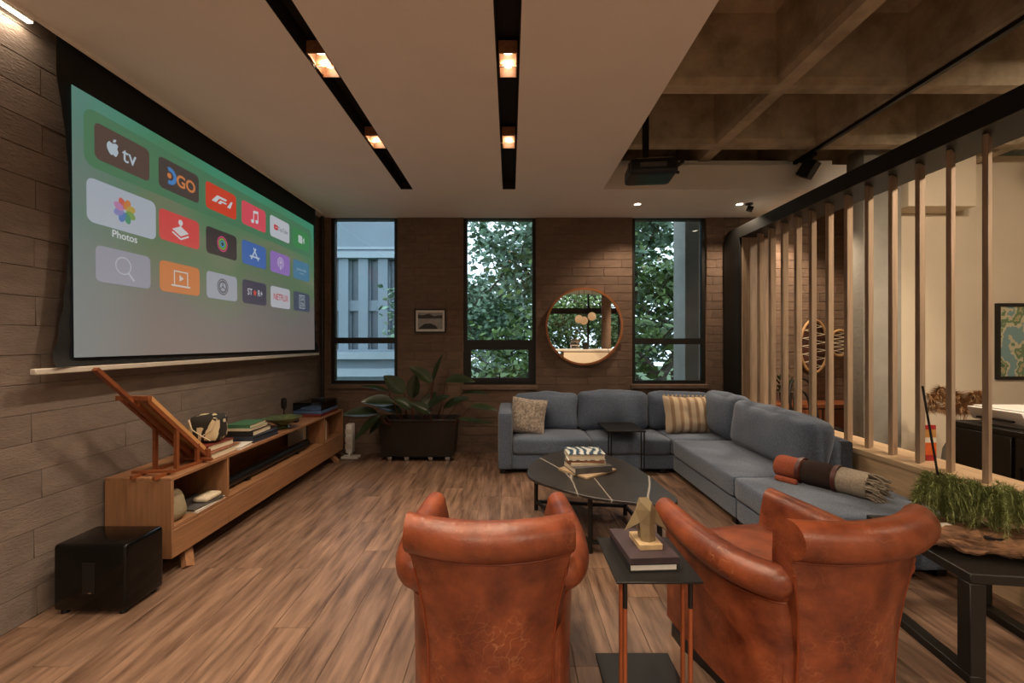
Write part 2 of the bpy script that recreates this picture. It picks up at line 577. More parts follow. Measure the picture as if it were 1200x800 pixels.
# ---- white dropped ceiling with two dark light channels
CH = [(-1.129, -1.005), (-.079, .053)]
YE = 4.41; XE = .96
c = MB()
xs = [-2.30, CH[0][0], CH[0][1], CH[1][0], CH[1][1], XE]
for i in range(0, 6, 2):
    c.box(xs[i], xs[i + 1], -.02, YE, ZC, ZC + .26)
c.box(-2.30, 3.475, YE, YB + .1, ZC, 3.226)
c.box(XL - .05, -2.30, 5.18, YB + .1, ZC, 3.226)
c.box(-2.30, 3.40, YE + .1, YB + .1, 3.226, 3.31)
c.box(-2.30, 3.475, -.30, -.02, ZC, 3.4)
cl = c.build('ceiling', MATS['white_paint']); cl['kind'] = 'structure'
cb = MB()
for a, b in CH:   # channel linings
    cb.box(a, b, -.02, YE, ZC + .11, ZC + .13)
    cb.box(a, a + .004, -.02, YE, ZC + .002, ZC + .11); cb.box(b - .004, b, -.02, YE, ZC + .002, ZC + .11)
    cb.box(a, b, YE - .004, YE, ZC + .002, ZC + .11)
t = cb.build('trim_5', MATS['channel_black']); t['kind'] = 'structure'
t = MB().box(XL - .02, -2.30, -.02, 5.18, 3.20, 3.24).build('trim_6', MATS['channel_black']); t['kind'] = 'structure'
t = MB().box(-2.300, -2.288, -.02, 5.18, ZC - .018, ZC).build('trim_7', MATS['white_paint']); t['kind'] = 'structure'
t = MB().box(XL - .2, XR + .2, YR - .2, -.30, ZC, ZC + .3).build('ceiling_rear', MATS['white_paint']); t['kind'] = 'structure'

# ---- concrete coffered slab
ZR, ZT = 3.30, 3.85
RXS = [.11 + .965 * k for k in range(0, 8)]       # 0.11, 1.075, 2.04, 3.005, ...
RYS = [.37 - .95 + .95 * k for k in range(0, 8)]  # ..., 3.22, 4.17, 5.12, 6.07
wfm = MB()
hb, ht = .055, .10
for i in range(len(RXS) - 1):
    for j in range(len(RYS) - 1):
        x0, x1, y0, y1 = RXS[i], RXS[i + 1], RYS[j], RYS[j + 1]
        def ring(h, z): return [(x0 + h, y0 + h, z), (x1 - h, y0 + h, z), (x1 - h, y1 - h, z), (x0 + h, y1 - h, z)]
        outer = ring(0, ZR)
        vs = outer + ring(hb, ZR) + ring(hb + .018, ZR + .05) + ring(ht, ZT - .05) + ring(ht + .05, ZT)
        fs = []
        for k in range(4):
            for q in range(4):
                fs.append((k * 4 + q, k * 4 + (q + 1) % 4, k * 4 + 4 + (q + 1) % 4, k * 4 + 4 + q))
        fs.append((16, 17, 18, 19))
        wfm.add(vs, fs)
wf_o = wfm.build('ceiling_coffered', MATS['concrete_raw']); wf_o['kind'] = 'structure'
t = MB().box(XL - .25, XR + .2, -.6, 6.1, ZT + .02, ZT + .2).build('ceiling_slab', MATS['concrete_raw']); t['kind'] = 'structure'
t = MB().box(XL - .25, XR + .2, 5.61, 5.8, 3.2, ZT + .1).box(XR, XR + .2, -.6, 5.8, 3.3, ZT + .1).box(XL - .25, XR + .2, -.62, -.42, 3.2, ZT + .1).box(XL - .25, XL - .05, -.6, 5.8, 3.2, ZT + .1).build('wall_upper', MATS['concrete_raw']); t['kind'] = 'structure'

# ---- outer frame and wooden ledge of the slat screen
LX0, LX1, LZ = 2.68, 3.04, .57
w = MB().box(LX0 + .012, LX1 - .01, 1.2, 5.36, 0, LZ - .035).build('wall_low', MATS['ledge_wood']); w['kind'] = 'structure'

scr = THING('slat_partition', 'partition of upright wooden slats in a black frame with a rounded top corner', 'partition', (LX0, 5.36, 0))
def fr_prof(inset):
    z1, y1, r = 2.745 - inset, 5.36 - inset, .14 - inset * .6
    pts = [(1.2, z1)]
    for k in range(9):
        a = R(90 - k * 11.25)
        pts.append((y1 - r + r * math.cos(a), z1 - r + r * math.sin(a)))
    pts.append((y1, LZ))
    return pts
o_, i_ = fr_prof(0), [(1.2, 2.615)] + [(5.0, 2.615)] * 9 + [(5.0, LZ)]
fm = MB()
rings = []
for (ya, za), (yb, zb) in zip(o_, i_):
    rings.append([(0, ya - 5.36, za), (LX1 - LX0, ya - 5.36, za), (LX1 - LX0, yb - 5.36, zb), (0, yb - 5.36, zb)])
fm.rings(rings)
fm.build('frame', MATS['black_frame'], scr, smooth=True)
MB().box(.03, .35, -.385, -.362, LZ, 2.614).build('end_board', MATS['slat_wood'], scr)
MB().box(0, LX1 - LX0, 1.2 - 5.36, 0, LZ - .035, LZ).build('ledge_board', MATS['ledge_wood'], scr)['label'] = 'pale timber ledge board under the slats'

slat_m = MB().box(0, .10, 0, .026, 0, 2.612 - LZ).mesh('wooden_slat', bevel=.002, seg=1)
slat_m.materials.append(MATS['slat_wood'])
for k in range(17):
    y = 4.97 - .2075 * k
    o = OBJ('wooden_slat', slat_m, None, scr)
    o.location = (2.78 - LX0, y - 5.36, LZ)
    o.rotation_euler = (0, 0, R(32 + rng.uniform(-3.5, 3.5)))

# ---- outside: facade, column, trees, ground
t = MB().box(-60, 60, -60, 80, -3.4, -3.2).build('ground', MATS['ground_green']); t['kind'] = 'structure'
ec = MB().box(2.56, 3.0, 6.25, 6.7, -3, 6).build('exterior_column', MATS['concrete_grey'], bevel=.01); ec['kind'] = 'structure'

fac = THING('office_building', 'pale grey concrete building with tall narrow windows beyond the first window', 'building', (-8, 16, -3.2))
m = MB()
wx = [(-12.6 + 1.45 * i, -12.6 + 1.45 * i + .42) for i in range(6)]
wx = [(-6.08 + d, -5.70 + d) for d in (-2.2, -1.48, -.74, 0, .74, 1.48, 2.2)]
def facade_wall():
    x0, x1 = -14.0, -3.1
    b = MB()
    xs_ = [x0] + [v for w in wx for v in w] + [x1]
    for i in range(0, len(xs_), 2):
        b.box(xs_[i] + 8, xs_[i + 1] + 8, 0, .6, 3.0, 8.0)
    for a, c_ in wx:
        b.box(a + 8, c_ + 8, .12, .6, 5.75, 6.15)
        b.box(a + 8, c_ + 8, .0, .6, 7.7, 8.0)
        b.box(a + 8, c_ + 8, .0, .6, 3.0, 4.3)
    b.box(x0 + 8, x1 + 8, .6, 5, -0.0, 11.5)
    b.box(x0 + 8, x1 + 8, 0, .6, 8.0, 11.5)
    b.box(x0 + 8, x1 + 8, 0, .6, 0, 3.0)
    return b
facade_wall().build('wall', MATS['far_facade'], fac)
MB().box(-6.1, 5.0, -.12, 0, 7.72, 7.95).box(-6.1, 5.0, -.05, 0, 8.05, 8.14).build('cornice', MATS['far_trim'], fac)
MB().box(-6.1, 5.0, -.35, 0, 3.95, 4.2).build('ledge', MATS['far_trim'], fac)
MB().box(-6.1, 5.0, -.25, 0, 3.3, 3.6).build('ledge', MATS['far_trim'], fac)
for a, c_ in wx:
    for z0, z1 in ((4.3, 5.75), (6.15, 7.7)):
        f = MB().box(a + 8, c_ + 8, .28, .32, z0, z1).build('window', MATS['far_pane'], fac)
        MB().box(a + 8, a + 8.03, .24, .28, z0, z1).box(c_ + 7.97, c_ + 8, .24, .28, z0, z1).build('window_frame', MATS['far_trim'], f)

def tree_meshes(seed, h, spread, nleaf, leaf, mat, low=.35):
    rg = random.Random(seed)
    br = MB(); tips = []
    def limb(p, d, l, r, depth):
        n = 4; pts = [p]; rad = [r]
        for i in range(n):
            d = (d + Vector((rg.uniform(-.22, .22), rg.uniform(-.22, .22), rg.uniform(-.05, .14)))).normalized()
            pts.append(pts[-1] + d * (l / n)); rad.append(r * (1 - .45 * (i + 1) / n))
        br.tube(pts, rad, 6)
        if depth <= 2:
            tips.extend(pts[1:])
        if depth > 0:
            for k in range(rg.choice([2, 3, 3])):
                a = rg.uniform(0, 2 * PI); q = pts[rg.choice([2, 3, 4])]
                nd = (d * .55 + Vector((math.cos(a), math.sin(a), rg.uniform(-.15, .5))) * .75).normalized()
                limb(q, nd, l * rg.uniform(.6, .8), rad[-1] * .75, depth - 1)
    limb(Vector((0, 0, 0)), Vector((.05, 0, 1)), h * low, h * .022, 0)
    top = Vector(br.v[-3])
    for k in range(7):
        a = 2 * PI * k / 7 + rg.uniform(-.3, .3)
        limb(Vector((0, 0, h * (low * .55 + .05 * k))), Vector((math.cos(a) * spread, math.sin(a) * spread, rg.uniform(.35, .9))).normalized(), h * .30, h * (.011 if low > .3 else .017), 3)
    lf = MB()
    for i in range(nleaf):
        t_ = tips[rg.randrange(len(tips))]
        p = t_ + Vector((rg.gauss(0, .28), rg.gauss(0, .28), rg.gauss(0, .22)))
        a = rg.uniform(0, 2 * PI); e = rg.uniform(-.9, .5); s = leaf * rg.uniform(.6, 1.3)
        d = Vector((math.cos(a) * math.cos(e), math.sin(a) * math.cos(e), math.sin(e)))
        u = d.cross(Vector((rg.uniform(-1, 1), rg.uniform(-1, 1), rg.uniform(-.2, 1)))).normalized() * s * .28
        lf.add([p, p + d * s * .5 + u, p + d * s, p + d * s * .5 - u], [(0, 1, 2, 3)])
    return br.mesh('trunk', smooth=True), lf.mesh('foliage')
TREES = [tree_meshes(11, 9.0, .9, 15000, .20, 0), tree_meshes(23, 8.0, 1.1, 7500, .18, 0, low=.28)]
def tree(kind, loc, rz, sc, label, mat, group=None):
    t = THING('leafy_tree', label, 'tree', loc, rz, group)
    t.scale = (sc,) * 3
    tr = OBJ('trunk', TREES[kind][0].copy(), MATS['bark'], t)
    f = OBJ('foliage', TREES[kind][1].copy(), MATS[mat], t); f['kind'] = 'stuff'
    return t
tree(0, (.55, 12.5, -3.2), .4, 1.0, 'blue-green leafy tree filling the view of the middle window', 'tree_leaf_cool')
tree(1, (-.6, 28.0, -3.2), 1.4, 1.2, 'hazy tree far behind the one in the middle window', 'tree_leaf_cool')
tree(1, (3.4, 10.0, -3.2), 2.6, 1.05, 'dark branching tree beyond the window next to the exterior column', 'tree_leaf')
tree(0, (5.6, 14.5, -3.2), 4.0, 1.15, 'tall full green tree standing behind the branching tree', 'tree_leaf')
for ti, (x, y, rz, k, s) in enumerate(((1.2, -10.5, 1, 0, 1.0), (4.6, -11.2, 2.2, 1, 1.1), (8.0, -11.0, 3.3, 0, 1.05), (-2.0, -11.5, 5.1, 1, 1.1))):
    tree(k, (x, y, -3.2), rz, s, 'green tree outside the kitchen glazing, ' + ('in line with the coffee machine', 'in line with the round post', 'in line with the beige side wall', 'in line with the screen wall')[ti], 'tree_leaf', 'trees outside the kitchen glazing')

# ---- kitchen behind the camera (seen in the round mirror)
g = MB()
for x in (XL, -.6, 1.3, 3.0, 4.2, 6.1):
    g.box(x, x + .07, YR - .04, YR + .04, 0, ZC)
g.box(XL, XR, YR - .04, YR + .04, 0, .06)
g.box(XL, XR, YR - .08, YR + .10, 2.2, 2.42)
go = g.build('window_4', MATS['black_frame']); go['kind'] = 'structure'
for a, b in ((XL, -.6), (-.6, 1.3), (1.3, 3.0), (3.0, 4.2), (4.2, 6.1)):
    MB().box(a + .07, b, YR - .004, YR + .004, .06, 2.2).build('pane', MATS['window_glass'], go)
t = MB().lathe([(.17, 0), (.17, ZC)], (3.42, -4.5, 0), 24).build('wall_post', MATS['brick_brown'], smooth=True); t['kind'] = 'structure'
isl = THING('kitchen_island', 'beige kitchen island with pale worktop reflected in the mirror', 'island', (2.7, -3.6, 0))
MB().box(-.95, 1.0, -.4, .4, 0, .87).build('body', MATS['beige_paint'], isl, bevel=.004, seg=1)
MB().box(-1.25, 1.03, -.43, .43, .87, .92).build('worktop', MATS['alu_white'], isl, bevel=.004, seg=1)
MB().box(-1.2, -1.15, -.35, .35, 0, .87).build('end_leg', MATS['alu_white'], isl)
cm = THING('coffee_machine', 'boxy steel coffee machine on the kitchen island', 'coffee machine', (2.2, -3.75, .92))
MB().box(-.16, .16, -.13, .13, .0, .07).box(-.16, .16, -.13, -.02, .07, .32).box(-.16, .16, -.13, .13, .24, .34).build('body', MATS['chrome'], cm, bevel=.008)
MB().box(-.1, .1, -.02, .09, .07, .078).cyl((0, .05, .18), (0, .05, .24), .03, 12).build('drip_tray', MATS['plastic_black'], cm)
MB().lathe([(0.09, 0), (.11, .06), (.10, .2), (.05, .24)], (2.55, -3.7, .92), 20).build('kettle', MATS['plastic_black'], smooth=True)
TAG(bpy.data.objects['kettle'], 'dark round kettle beside the coffee machine', 'kettle')
for i, (x, y, z) in enumerate(((2.12, -2.45, 1.90), (2.32, -2.72, 1.86), (2.50, -2.35, 1.98))):
    p = THING('globe_pendant', ('middle-height', 'lowest', 'highest')[i] + ' of three amber globe pendant lamps above the kitchen island', 'pendant lamp', (x, y, z), 0, 'globe pendants over the kitchen island')
    MB().lathe([(.004, -.13), (.06, -.115), (.105, -.075), (.13, 0), (.105, .075), (.06, .115), (.012, .13)], n=24).build('globe', EM('amber_globe', (.85, .46, .2), .33), p, smooth=True)
    MB().cyl((0, 0, .125), (0, 0, ZC - z), .006, 6).lathe([(.06, ZC - z - .02), (.06, ZC - z)]).build('cord', MATS['black_metal'], p)

# ================================================================== LAMPS
for ci, (a, b) in enumerate(CH):
    xm = (a + b) / 2
    for yi, y in enumerate((.55, 1.5, 2.45, 3.39)):
        where = ['by the kitchen', 'behind the armchairs', 'above the armchairs', 'above the coffee table'][yi]
        t = THING('recessed_spotlight', 'twin recessed spotlight in the channel ' + ('nearer the screen, ' if ci == 0 else 'over mid-room, ') + where, 'spotlight', (xm, y, ZC))
        for s in (-1, 1):
            m = MB(); cy = s * .058; q = .052
            m.box(-q, -q + .006, cy - q, cy + q, .012, .075); m.box(q - .006, q, cy - q, cy + q, .012, .075)
            m.box(-q + .006, q - .006, cy - q, cy - q + .006, .012, .075); m.box(-q + .006, q - .006, cy + q - .006, cy + q, .012, .075)
            m.box(-q, q, cy - q, cy + q, .075, .082)
            h = m.build('housing', MATS['oak'], t)
            MB().lathe([(.030, .055), (.032, .075)], (0, cy, 0), 20).build('bulb', MATS['lamp_lit'], h, smooth=True)
        LIGHT('SPOT', (0, 0, .045), 78, parent=t, size=.05, cone=125, blend=.7)

for x, y, lab in ((1.453, 4.876, 'small round recessed downlight standing alone near the back wall'), (2.62, 4.876, 'small round recessed downlight next to the black swivel spot'), (3.25, 5.0, 'small round recessed downlight over the hoops behind the slats')):
    t = THING('downlight', lab, 'downlight', (x, y, ZC), 0)
    MB().lathe([(.036, 0), (.036, -.004), (.046, -.004), (.046, .0)], n=24, cap=False).build('trim_ring', MATS['white_paint'], t, smooth=True)
    MB().lathe([(.001, -.0025), (.035, -.0025), (.035, 0)], n=24).build('bulb', MATS['lamp_lit'], t)
    LIGHT('SPOT', (0, 0, -.02), 45 if x < 3 else 90, parent=t, size=.04, cone=120, blend=.6)
t = THING('ceiling_spot', 'small black swivel spotlight beside a round downlight', 'spotlight', (2.72, 4.86, ZC))
MB().lathe([(.04, -.012), (.04, 0)], n=20).build('mount', MATS['black_metal'], t, smooth=True)
MB().cyl((0, 0, -.012), (0, 0, -.035), .008, 8).cyl((-.025, 0, -.05), (.03, -.02, -.075), .032, 16).build('head', MATS['black_metal'], t, smooth=True)

# warm strip in the slot beside the screen
st = THING('led_strip', 'glowing warm light strip in the ceiling slot beside the screen', 'light strip', (-2.385, 1.0, 2.985))
MB().box(-.018, .018, -.95, 1.12, 0, .02).build('profile', MATS['alu_white'], st)
MB().box(-.013, .013, -.95, 1.12, -.006, 0).build('diffuser', MATS['strip_lit'], st)
LIGHT('AREA', (0, .1, -.012), 9, parent=st, size=.026, sy=2.0, name='strip_light')

# ceiling track on the concrete rib with a swivel head
tk = THING('track_rail', 'long thin black lighting track on the concrete ceiling rib', 'lighting track', (3.005, .4, ZR))
MB().box(-.018, .018, 0, 4.2, -.03, 0).build('rail', MATS['black_metal'], tk)
def track_head(loc, aim, power, label, group=None):
    t = THING('track_spotlight', label, 'spotlight', loc, 0, group)
    d = (Vector(aim) - Vector(loc)).normalized()
    MB().box(-.025, .025, -.09, .09, -.035, 0).build('adapter', MATS['black_metal'], t, bevel=.004, seg=1)
    MB().cyl((0, 0, -.035), (0, 0, -.085), .012, 10).build('stem', MATS['black_metal'], t, smooth=True)
    c = Vector((0, 0, -.13))
    m = MB().bar(c - d * .085, c + d * .085, .12, .12)
    h = m.build('head', MATS['black_metal'], t, bevel=.006, seg=1)
    e = c + d * .087
    MB().tube([e, e + d * .002], .045, 20).build('lens', MATS['lamp_soft'] if power else MATS['plastic_black'], t)
    if power:
        LIGHT('SPOT', tuple(c + d * .10), power, parent=t, size=.045, cone=95, blend=.7).rotation_euler = d.to_track_quat('-Z', 'Y').to_euler()
track_head((3.005, 4.3, ZR - .03), (2.3, 5.3, 1.4), 0, 'black swivel track spotlight at the window end of the track')
track_head((3.005, 2.1, ZR - .03), (4.9, 4.6, 1.2), 80, 'unseen track spotlight added to light the beige wall behind the slats')  # this head and the next are out of view, added to light the beige wall
track_head((3.005, 1.1, ZR - .03), (5.2, 4.6, 1.0), 90, 'unseen track spotlight added behind the armchairs to light the beige wall')
tk2 = THING('track_rail', 'unseen lighting track added above the printer cabinet to carry the slat spotlights', 'lighting track', (3.97, .4, ZR))  # second track and its heads are added off-screen to brighten the slat faces
MB().box(-.018, .018, 0, 2.4, -.03, 0).build('rail', MATS['black_metal'], tk2)
track_head((3.97, 1.1, ZR - .03), (2.8, 3.0, .9), 95, 'unseen track spotlight added above the printer cabinet to light the nearer slats')
track_head((3.97, 2.3, ZR - .03), (2.8, 4.1, .9), 95, 'unseen track spotlight added above the printer cabinet to light the farther slats')
for i, (x, y) in enumerate(((-.8, -1.6), (1.2, -1.6), (3.4, -1.6), (.2, -3.6), (4.6, -3.6))):  # added fill lamps behind the camera, warming the ceiling and chair backs
    t = THING('downlight', 'fill lamp added to the kitchen ceiling ' + ('by the screen wall', 'straight behind the armchairs', 'behind the slat partition', 'beside the kitchen island', 'by the beige side wall')[i], 'downlight', (x, y, ZC), 0, 'added kitchen fill lamps')
    MB().lathe([(.001, -.004), (.04, -.004), (.05, 0)], n=20).build('bulb', MATS['lamp_soft'], t)
    LIGHT('SPOT', (0, 0, -.03), 210, parent=t, size=.06, cone=140, blend=.7)

# projector
pj = THING('projector', 'black ceiling projector hanging on a pole from the concrete slab', 'projector', (1.24, 3.78, 2.98), R(-6))
m = rbox(.40, .34, .13, .03, 6); m.xf(T(0, 0, -.08)); m.build('body', MATS['plastic_black'], pj, smooth=True)
MB().cyl((-.03, .05, -.02), (-.03, .05, .82), .03, 14).lathe([(.075, .80), (.075, .83)], (-.03, .05, 0)).build('pole', MATS['black_metal'], pj, smooth=True)
MB().box(-.13, .07, -.05, .15, -.015, .02).build('bracket', MATS['black_metal'], pj, bevel=.004, seg=1)
MB().cyl((-.205, -.08, -.07), (-.17, -.08, -.07), .042, 20).build('lens', MATS['gloss_black'], pj, smooth=True)
MB().box(-.12, .1, -.175, -.168, -.10, -.06).build('vent_grille', MATS['cover_grey'], pj)
MB().bar((.19, -.1, -.08), (.25, -.14, -.05), .03, .02).build('cable_plug', MATS['plastic_black'], pj)
MB().bar((.19, .02, -.08), (.24, -.02, -.10), .02, .02).build('cable_plug', MATS['plastic_black'], pj)
MB().box(-.15, .15, -.172, -.168, -.03, -.022).build('trim_line', MATS['chrome'], pj)

# ================================================================== PROJECTION SCREEN
XS = -2.33
sc = THING('projection_screen', 'pull-down projection screen with black border showing a grid of app tiles', 'projection screen', (XS, 0, 0))
def edge(t, a, mid, b):     # concave tensioned edge
    return a + (b - a) * t + (mid - (a + b) / 2) * 4 * t * (1 - t)
rows = []
NZ, NY = 40, 60
for i in range(NZ + 1):
    t_ = i / NZ
    z = 1.27 + (3.12 - 1.27) * t_
    tt = min(1, (z - 1.27) / 1.5)
    yl = edge(tt, 2.150, 2.250, 2.190); yr = edge(tt, 5.135, 5.05, 5.10)
    row = []
    for j in range(NY + 1):
        s = j / NY
        y = yl + (yr - yl) * s
        eb = max(0, 1 - min(s, 1 - s) * 22) * (1 - tt) * 1.0 + max(0, 1 - (z - 1.27) / .07)
        x = .008 * eb * math.sin(z * 95 + s * 3) * (1 if min(s, 1 - s) < .06 else .3) + .006 * max(0, 1 - (z - 1.27) / .08) * math.sin(y * 60) + .014 * eb
        row.append((x - .001, y, z))
    rows.append(row)
MB().grid(rows).build('black_border', MATS['cloth_black'], sc, smooth=True)
MB().box(-.008, .024, 2.073, 5.155, 1.236, 1.266).build('bottom_bar', MATS['alu_white'], sc, bevel=.004, seg=1)

def screen_mat():
    m = bpy.data.materials.new('screen_picture'); m.use_nodes = True
    N, L = m.node_tree.nodes, m.node_tree.links
    P = N['Principled BSDF']
    P.inputs['Base Color'].default_value = (.12, .12, .12, 1); P.inputs['Roughness'].default_value = .8
    tc = N.new('ShaderNodeTexCoord'); sp = N.new('ShaderNodeSeparateXYZ'); L.new(tc.outputs['Object'], sp.inputs[0])
    nz = N.new('ShaderNodeTexNoise'); nz.inputs['Scale'].default_value = 1.3; nz.inputs['Detail'].default_value = 1
    L.new(tc.outputs['Object'], nz.inputs['Vector'])
    a = N.new('ShaderNodeMath'); a.operation = 'MULTIPLY_ADD'; a.inputs[1].default_value = .75; L.new(nz.outputs['Fac'], a.inputs[0]); L.new(sp.outputs['Z'], a.inputs[2])
    mr = N.new('ShaderNodeMapRange'); mr.inputs['From Min'].default_value = 1.32 + .375; mr.inputs['From Max'].default_value = 2.76 + .375
    L.new(a.outputs[0], mr.inputs['Value'])
    r = N.new('ShaderNodeValToRGB'); e = r.color_ramp.elements
    e[0].position = 0; e[0].color = S('7b706c')
    e[1].position = 1; e[1].color = S('3f9a78')
    for p, c in ((.22, '767270'), (.38, '6c7a66'), (.5, '5f7f5c'), (.64, '77866a'), (.8, '4d8a62')):
        k = e.new(p); k.color = S(c)
    L.new(mr.outputs[0], r.inputs['Fac'])
    # cooler towards the end by the doorless side
    r2 = N.new('ShaderNodeMapRange'); r2.inputs['From Min'].default_value = 2.2; r2.inputs['From Max'].default_value = 2.75; r2.inputs['To Min'].default_value = .6; r2.inputs['To Max'].default_value = 0
    L.new(sp.outputs['Y'], r2.inputs['Value'])
    mx = N.new('ShaderNodeMix'); mx.data_type = 'RGBA'; L.new(r2.outputs[0], mx.inputs['Factor']); L.new(r.outputs[0], mx.inputs[6]); mx.inputs[7].default_value = S('6f8f96')
    L.new(mx.outputs[2], P.inputs['Emission Color']); P.inputs['Emission Strength'].default_value = .36
    return m
MATS['screen_picture'] = screen_mat()
img = MB().add([(.026, 2.253, 1.315), (.026, 5.025, 1.305), (.012, 5.025, 2.765), (.012, 2.253, 2.758)], [(0, 1, 2, 3)]).build('picture', MATS['screen_picture'], sc)

def sx(z):      # the picture leans a few millimetres off the border
    return .026 - .014 * (z - 1.31) / 1.45
def flat(name, polys, mat, parent, lay=1):
    m = MB()
    for p in polys:
        m.add([(sx(v) + .0012 * lay, u, v) for u, v in p], [tuple(range(len(p)))])
    return m.build(name, mat, parent)
def rrect(u0, u1, v0, v1, r, n=5):
    pts = []
    for cx, cy, a0 in ((u1 - r, v1 - r, 0), (u0 + r, v1 - r, 90), (u0 + r, v0 + r, 180), (u1 - r, v0 + r, 270)):
        for k in range(n + 1):
            a = R(a0 + 90 * k / n); pts.append((cx + r * math.cos(a), cy + r * math.sin(a)))
    return pts
def circ(u, v, r, n=20, ry=None, rot=0):
    ry = ry or r
    return [(u + r * math.cos(2 * PI * k / n) * math.cos(rot) - ry * math.sin(2 * PI * k / n) * math.sin(rot),
             v + r * math.cos(2 * PI * k / n) * math.sin(rot) + ry * math.sin(2 * PI * k / n) * math.cos(rot)) for k in range(n)]
def ringp(u, v, r0, r1, n=24, a0=0, a1=360):
    out = []
    for k in range(n):
        a = R(a0 + (a1 - a0) * k / n); b = R(a0 + (a1 - a0) * (k + 1) / n)
        out.append([(u + r0 * math.cos(a), v + r0 * math.sin(a)), (u + r1 * math.cos(a), v + r1 * math.sin(a)),
                    (u + r1 * math.cos(b), v + r1 * math.sin(b)), (u + r0 * math.cos(b), v + r0 * math.sin(b))])
    return out
def line(a, b, w):
    a = Vector(a); b = Vector(b); d = (b - a).normalized(); n = Vector((-d.y, d.x)) * w / 2
    return [tuple(a - n), tuple(b - n), tuple(b + n), tuple(a + n)]
def text(name, s, u, v, h, mat, parent, lay=2, sxx=1.0, bold=0.0):
    cu = bpy.data.curves.new('lettering', 'FONT'); cu.body = s; cu.size = h; cu.align_x = 'CENTER'; cu.align_y = 'CENTER'
    cu.offset = bold
    o = bpy.data.objects.new('lettering', cu); COL.objects.link(o)
    me = bpy.data.meshes.new_from_object(o.evaluated_get(bpy.context.evaluated_depsgraph_get()))
    bpy.data.objects.remove(o)
    for vv in me.vertices:
        z = v + vv.co.y
        vv.co = (sx(z) + .0012 * lay, u + vv.co.x * sxx, z)
    me.materials.clear()
    return OBJ(name, me, mat, parent)
ES = .36
def E(c): return EM('screen_' + c, c, ES, base=.1)
CU = [2.373 + .4335 * k for k in range(6)]; TW, TH = .362, .205
RV = [2.421, 2.078, 1.735]
flat('dock_panel', [rrect(2.315, 4.96, 2.365, 2.685, .06)], E('4f8663'), img, 1)
def tile(r, c, col, label, big=False):
    u, v = CU[c], RV[r]
    p = rrect(u, u + TW, v, v + TH, .032)
    if big:
        p = rrect(u - .047, u + TW + .046, v - .02, v + TH + .02, .04)
    o = flat('app_tile', [p], E(col), sc, 2); o['label'] = label
    return o, u + TW / 2, v + TH / 2
o, u, v = tile(0, 0, '5a4a44', 'brown app tile with apple logo and tv lettering')
flat('app_logo', [crom([(u - .075 + .035 * x, v - .005 + .04 * y) for x, y in ((0, .75), (.5, .95), (1.0, .8), (.85, .3), (1.05, -.2), (.6, -.95), (.15, -.8), (0, -.85), (-.3, -.95), (-.85, -.4), (-1.0, .3), (-.6, .9))], 3)], E('c3d2dc'), o, 4)
flat('app_logo', [[(u - .073, v + .033), (u - .068, v + .052), (u - .05, v + .058), (u - .055, v + .042)]], E('c3d2dc'), o, 4)
text('lettering', 'tv', u + .035, v - .008, .13, E('c3d2dc'), o, 4, .95, .001)
o, u, v = tile(0, 1, '4b4341', 'dark app tile lettered DGO')
flat('app_logo', ringp(u - .09, v, .03, .058, 20, -110, 110), E('4a8ed0'), o, 4)
flat('app_logo', [circ(u - .095, v, .018)], E('e08a50'), o, 4)
text('lettering', 'GO', u + .055, v - .008, .115, E('e08a50'), o, 4, 1, .003)
o, u, v = tile(0, 2, 'e2472f', 'red racing app tile with slanted white logo')
flat('app_logo', [[(u - .12, v - .03), (u - .055, v + .03), (u + .06, v + .03), (u + .045, v + .012), (u - .03, v + .012), (u - .07, v - .03)],
                  [(u - .05, v - .03), (u - .02, v), (u + .06, v), (u + .045, v - .012), (u + .0, v - .012), (u - .015, v - .03)],
                  [(u + .06, v - .03), (u + .11, v + .03), (u + .13, v + .03), (u + .10, v - .03)]], E('dfe3e6'), o, 4)
o, u, v = tile(0, 3, 'ea5566', 'pink music app tile with white note')
flat('app_logo', [circ(u - .03, v - .045, .022, 14, .017), circ(u + .035, v - .035, .022, 14, .017), line((u - .012, v - .045), (u - .012, v + .05), .01),
                  line((u + .053, v - .035), (u + .053, v + .06), .01), [(u - .017, v + .03), (u + .058, v + .042), (u + .058, v + .065), (u - .017, v + .053)]], E('e3e6ea'), o, 4)
o, u, v = tile(0, 4, 'cfd4dc', 'white video app tile with red play badge')
flat('app_logo', [rrect(u - .115, u - .045, v - .024, v + .026, .012)], E('d8353a'), o, 4)
flat('app_logo', [[(u - .088, v - .011), (u - .066, v + .001), (u - .088, v + .013)]], E('e3e6ea'), o, 5)
text('lettering', 'YouTube', u + .05, v, .058, E('55585e'), o, 4, .85)
o, u, v = tile(0, 5, '3f9457', 'green video call app tile with white camera')
flat('app_logo', [rrect(u - .07, u + .02, v - .042, v + .042, .015), [(u + .03, v), (u + .065, v - .04), (u + .065, v + .04)]], E('cfdcd6'), o, 4)

o, u, v = tile(1, 0, 'b9c3cf', 'larger pale tile with coloured petal flower, captioned Photos', True)
for k, cc in enumerate(('d5695a', 'd88a4d', 'c3ab52', '7fa65a', '4f9a78', '5b86c4', '8f8fc8', 'c58bb8')):
    a = R(112 - 45 * k)
    flat('app_logo', [circ(u + .043 * math.cos(a), v + .043 * math.sin(a), .034, 16, .022, a)], E(cc), o, 4 + .1 * k)
text('lettering', 'Photos', u, v - .155, .06, E('dfe2e4'), o, 4, 1, .0008)
o, u, v = tile(1, 1, 'e2504f', 'red arcade app tile with joystick')
flat('app_logo', [circ(u, v + .05, .02), line((u, v + .05), (u, v - .005), .01), [(u - .075, v - .01), (u, v + .025), (u + .075, v - .01), (u, v - .045)]], E('e3dfe0'), o, 4)
flat('app_logo', [line((u - .075, v - .03), (u, v - .065), .012), line((u, v - .065), (u + .075, v - .03), .012)], E('e3dfe0'), o, 4)
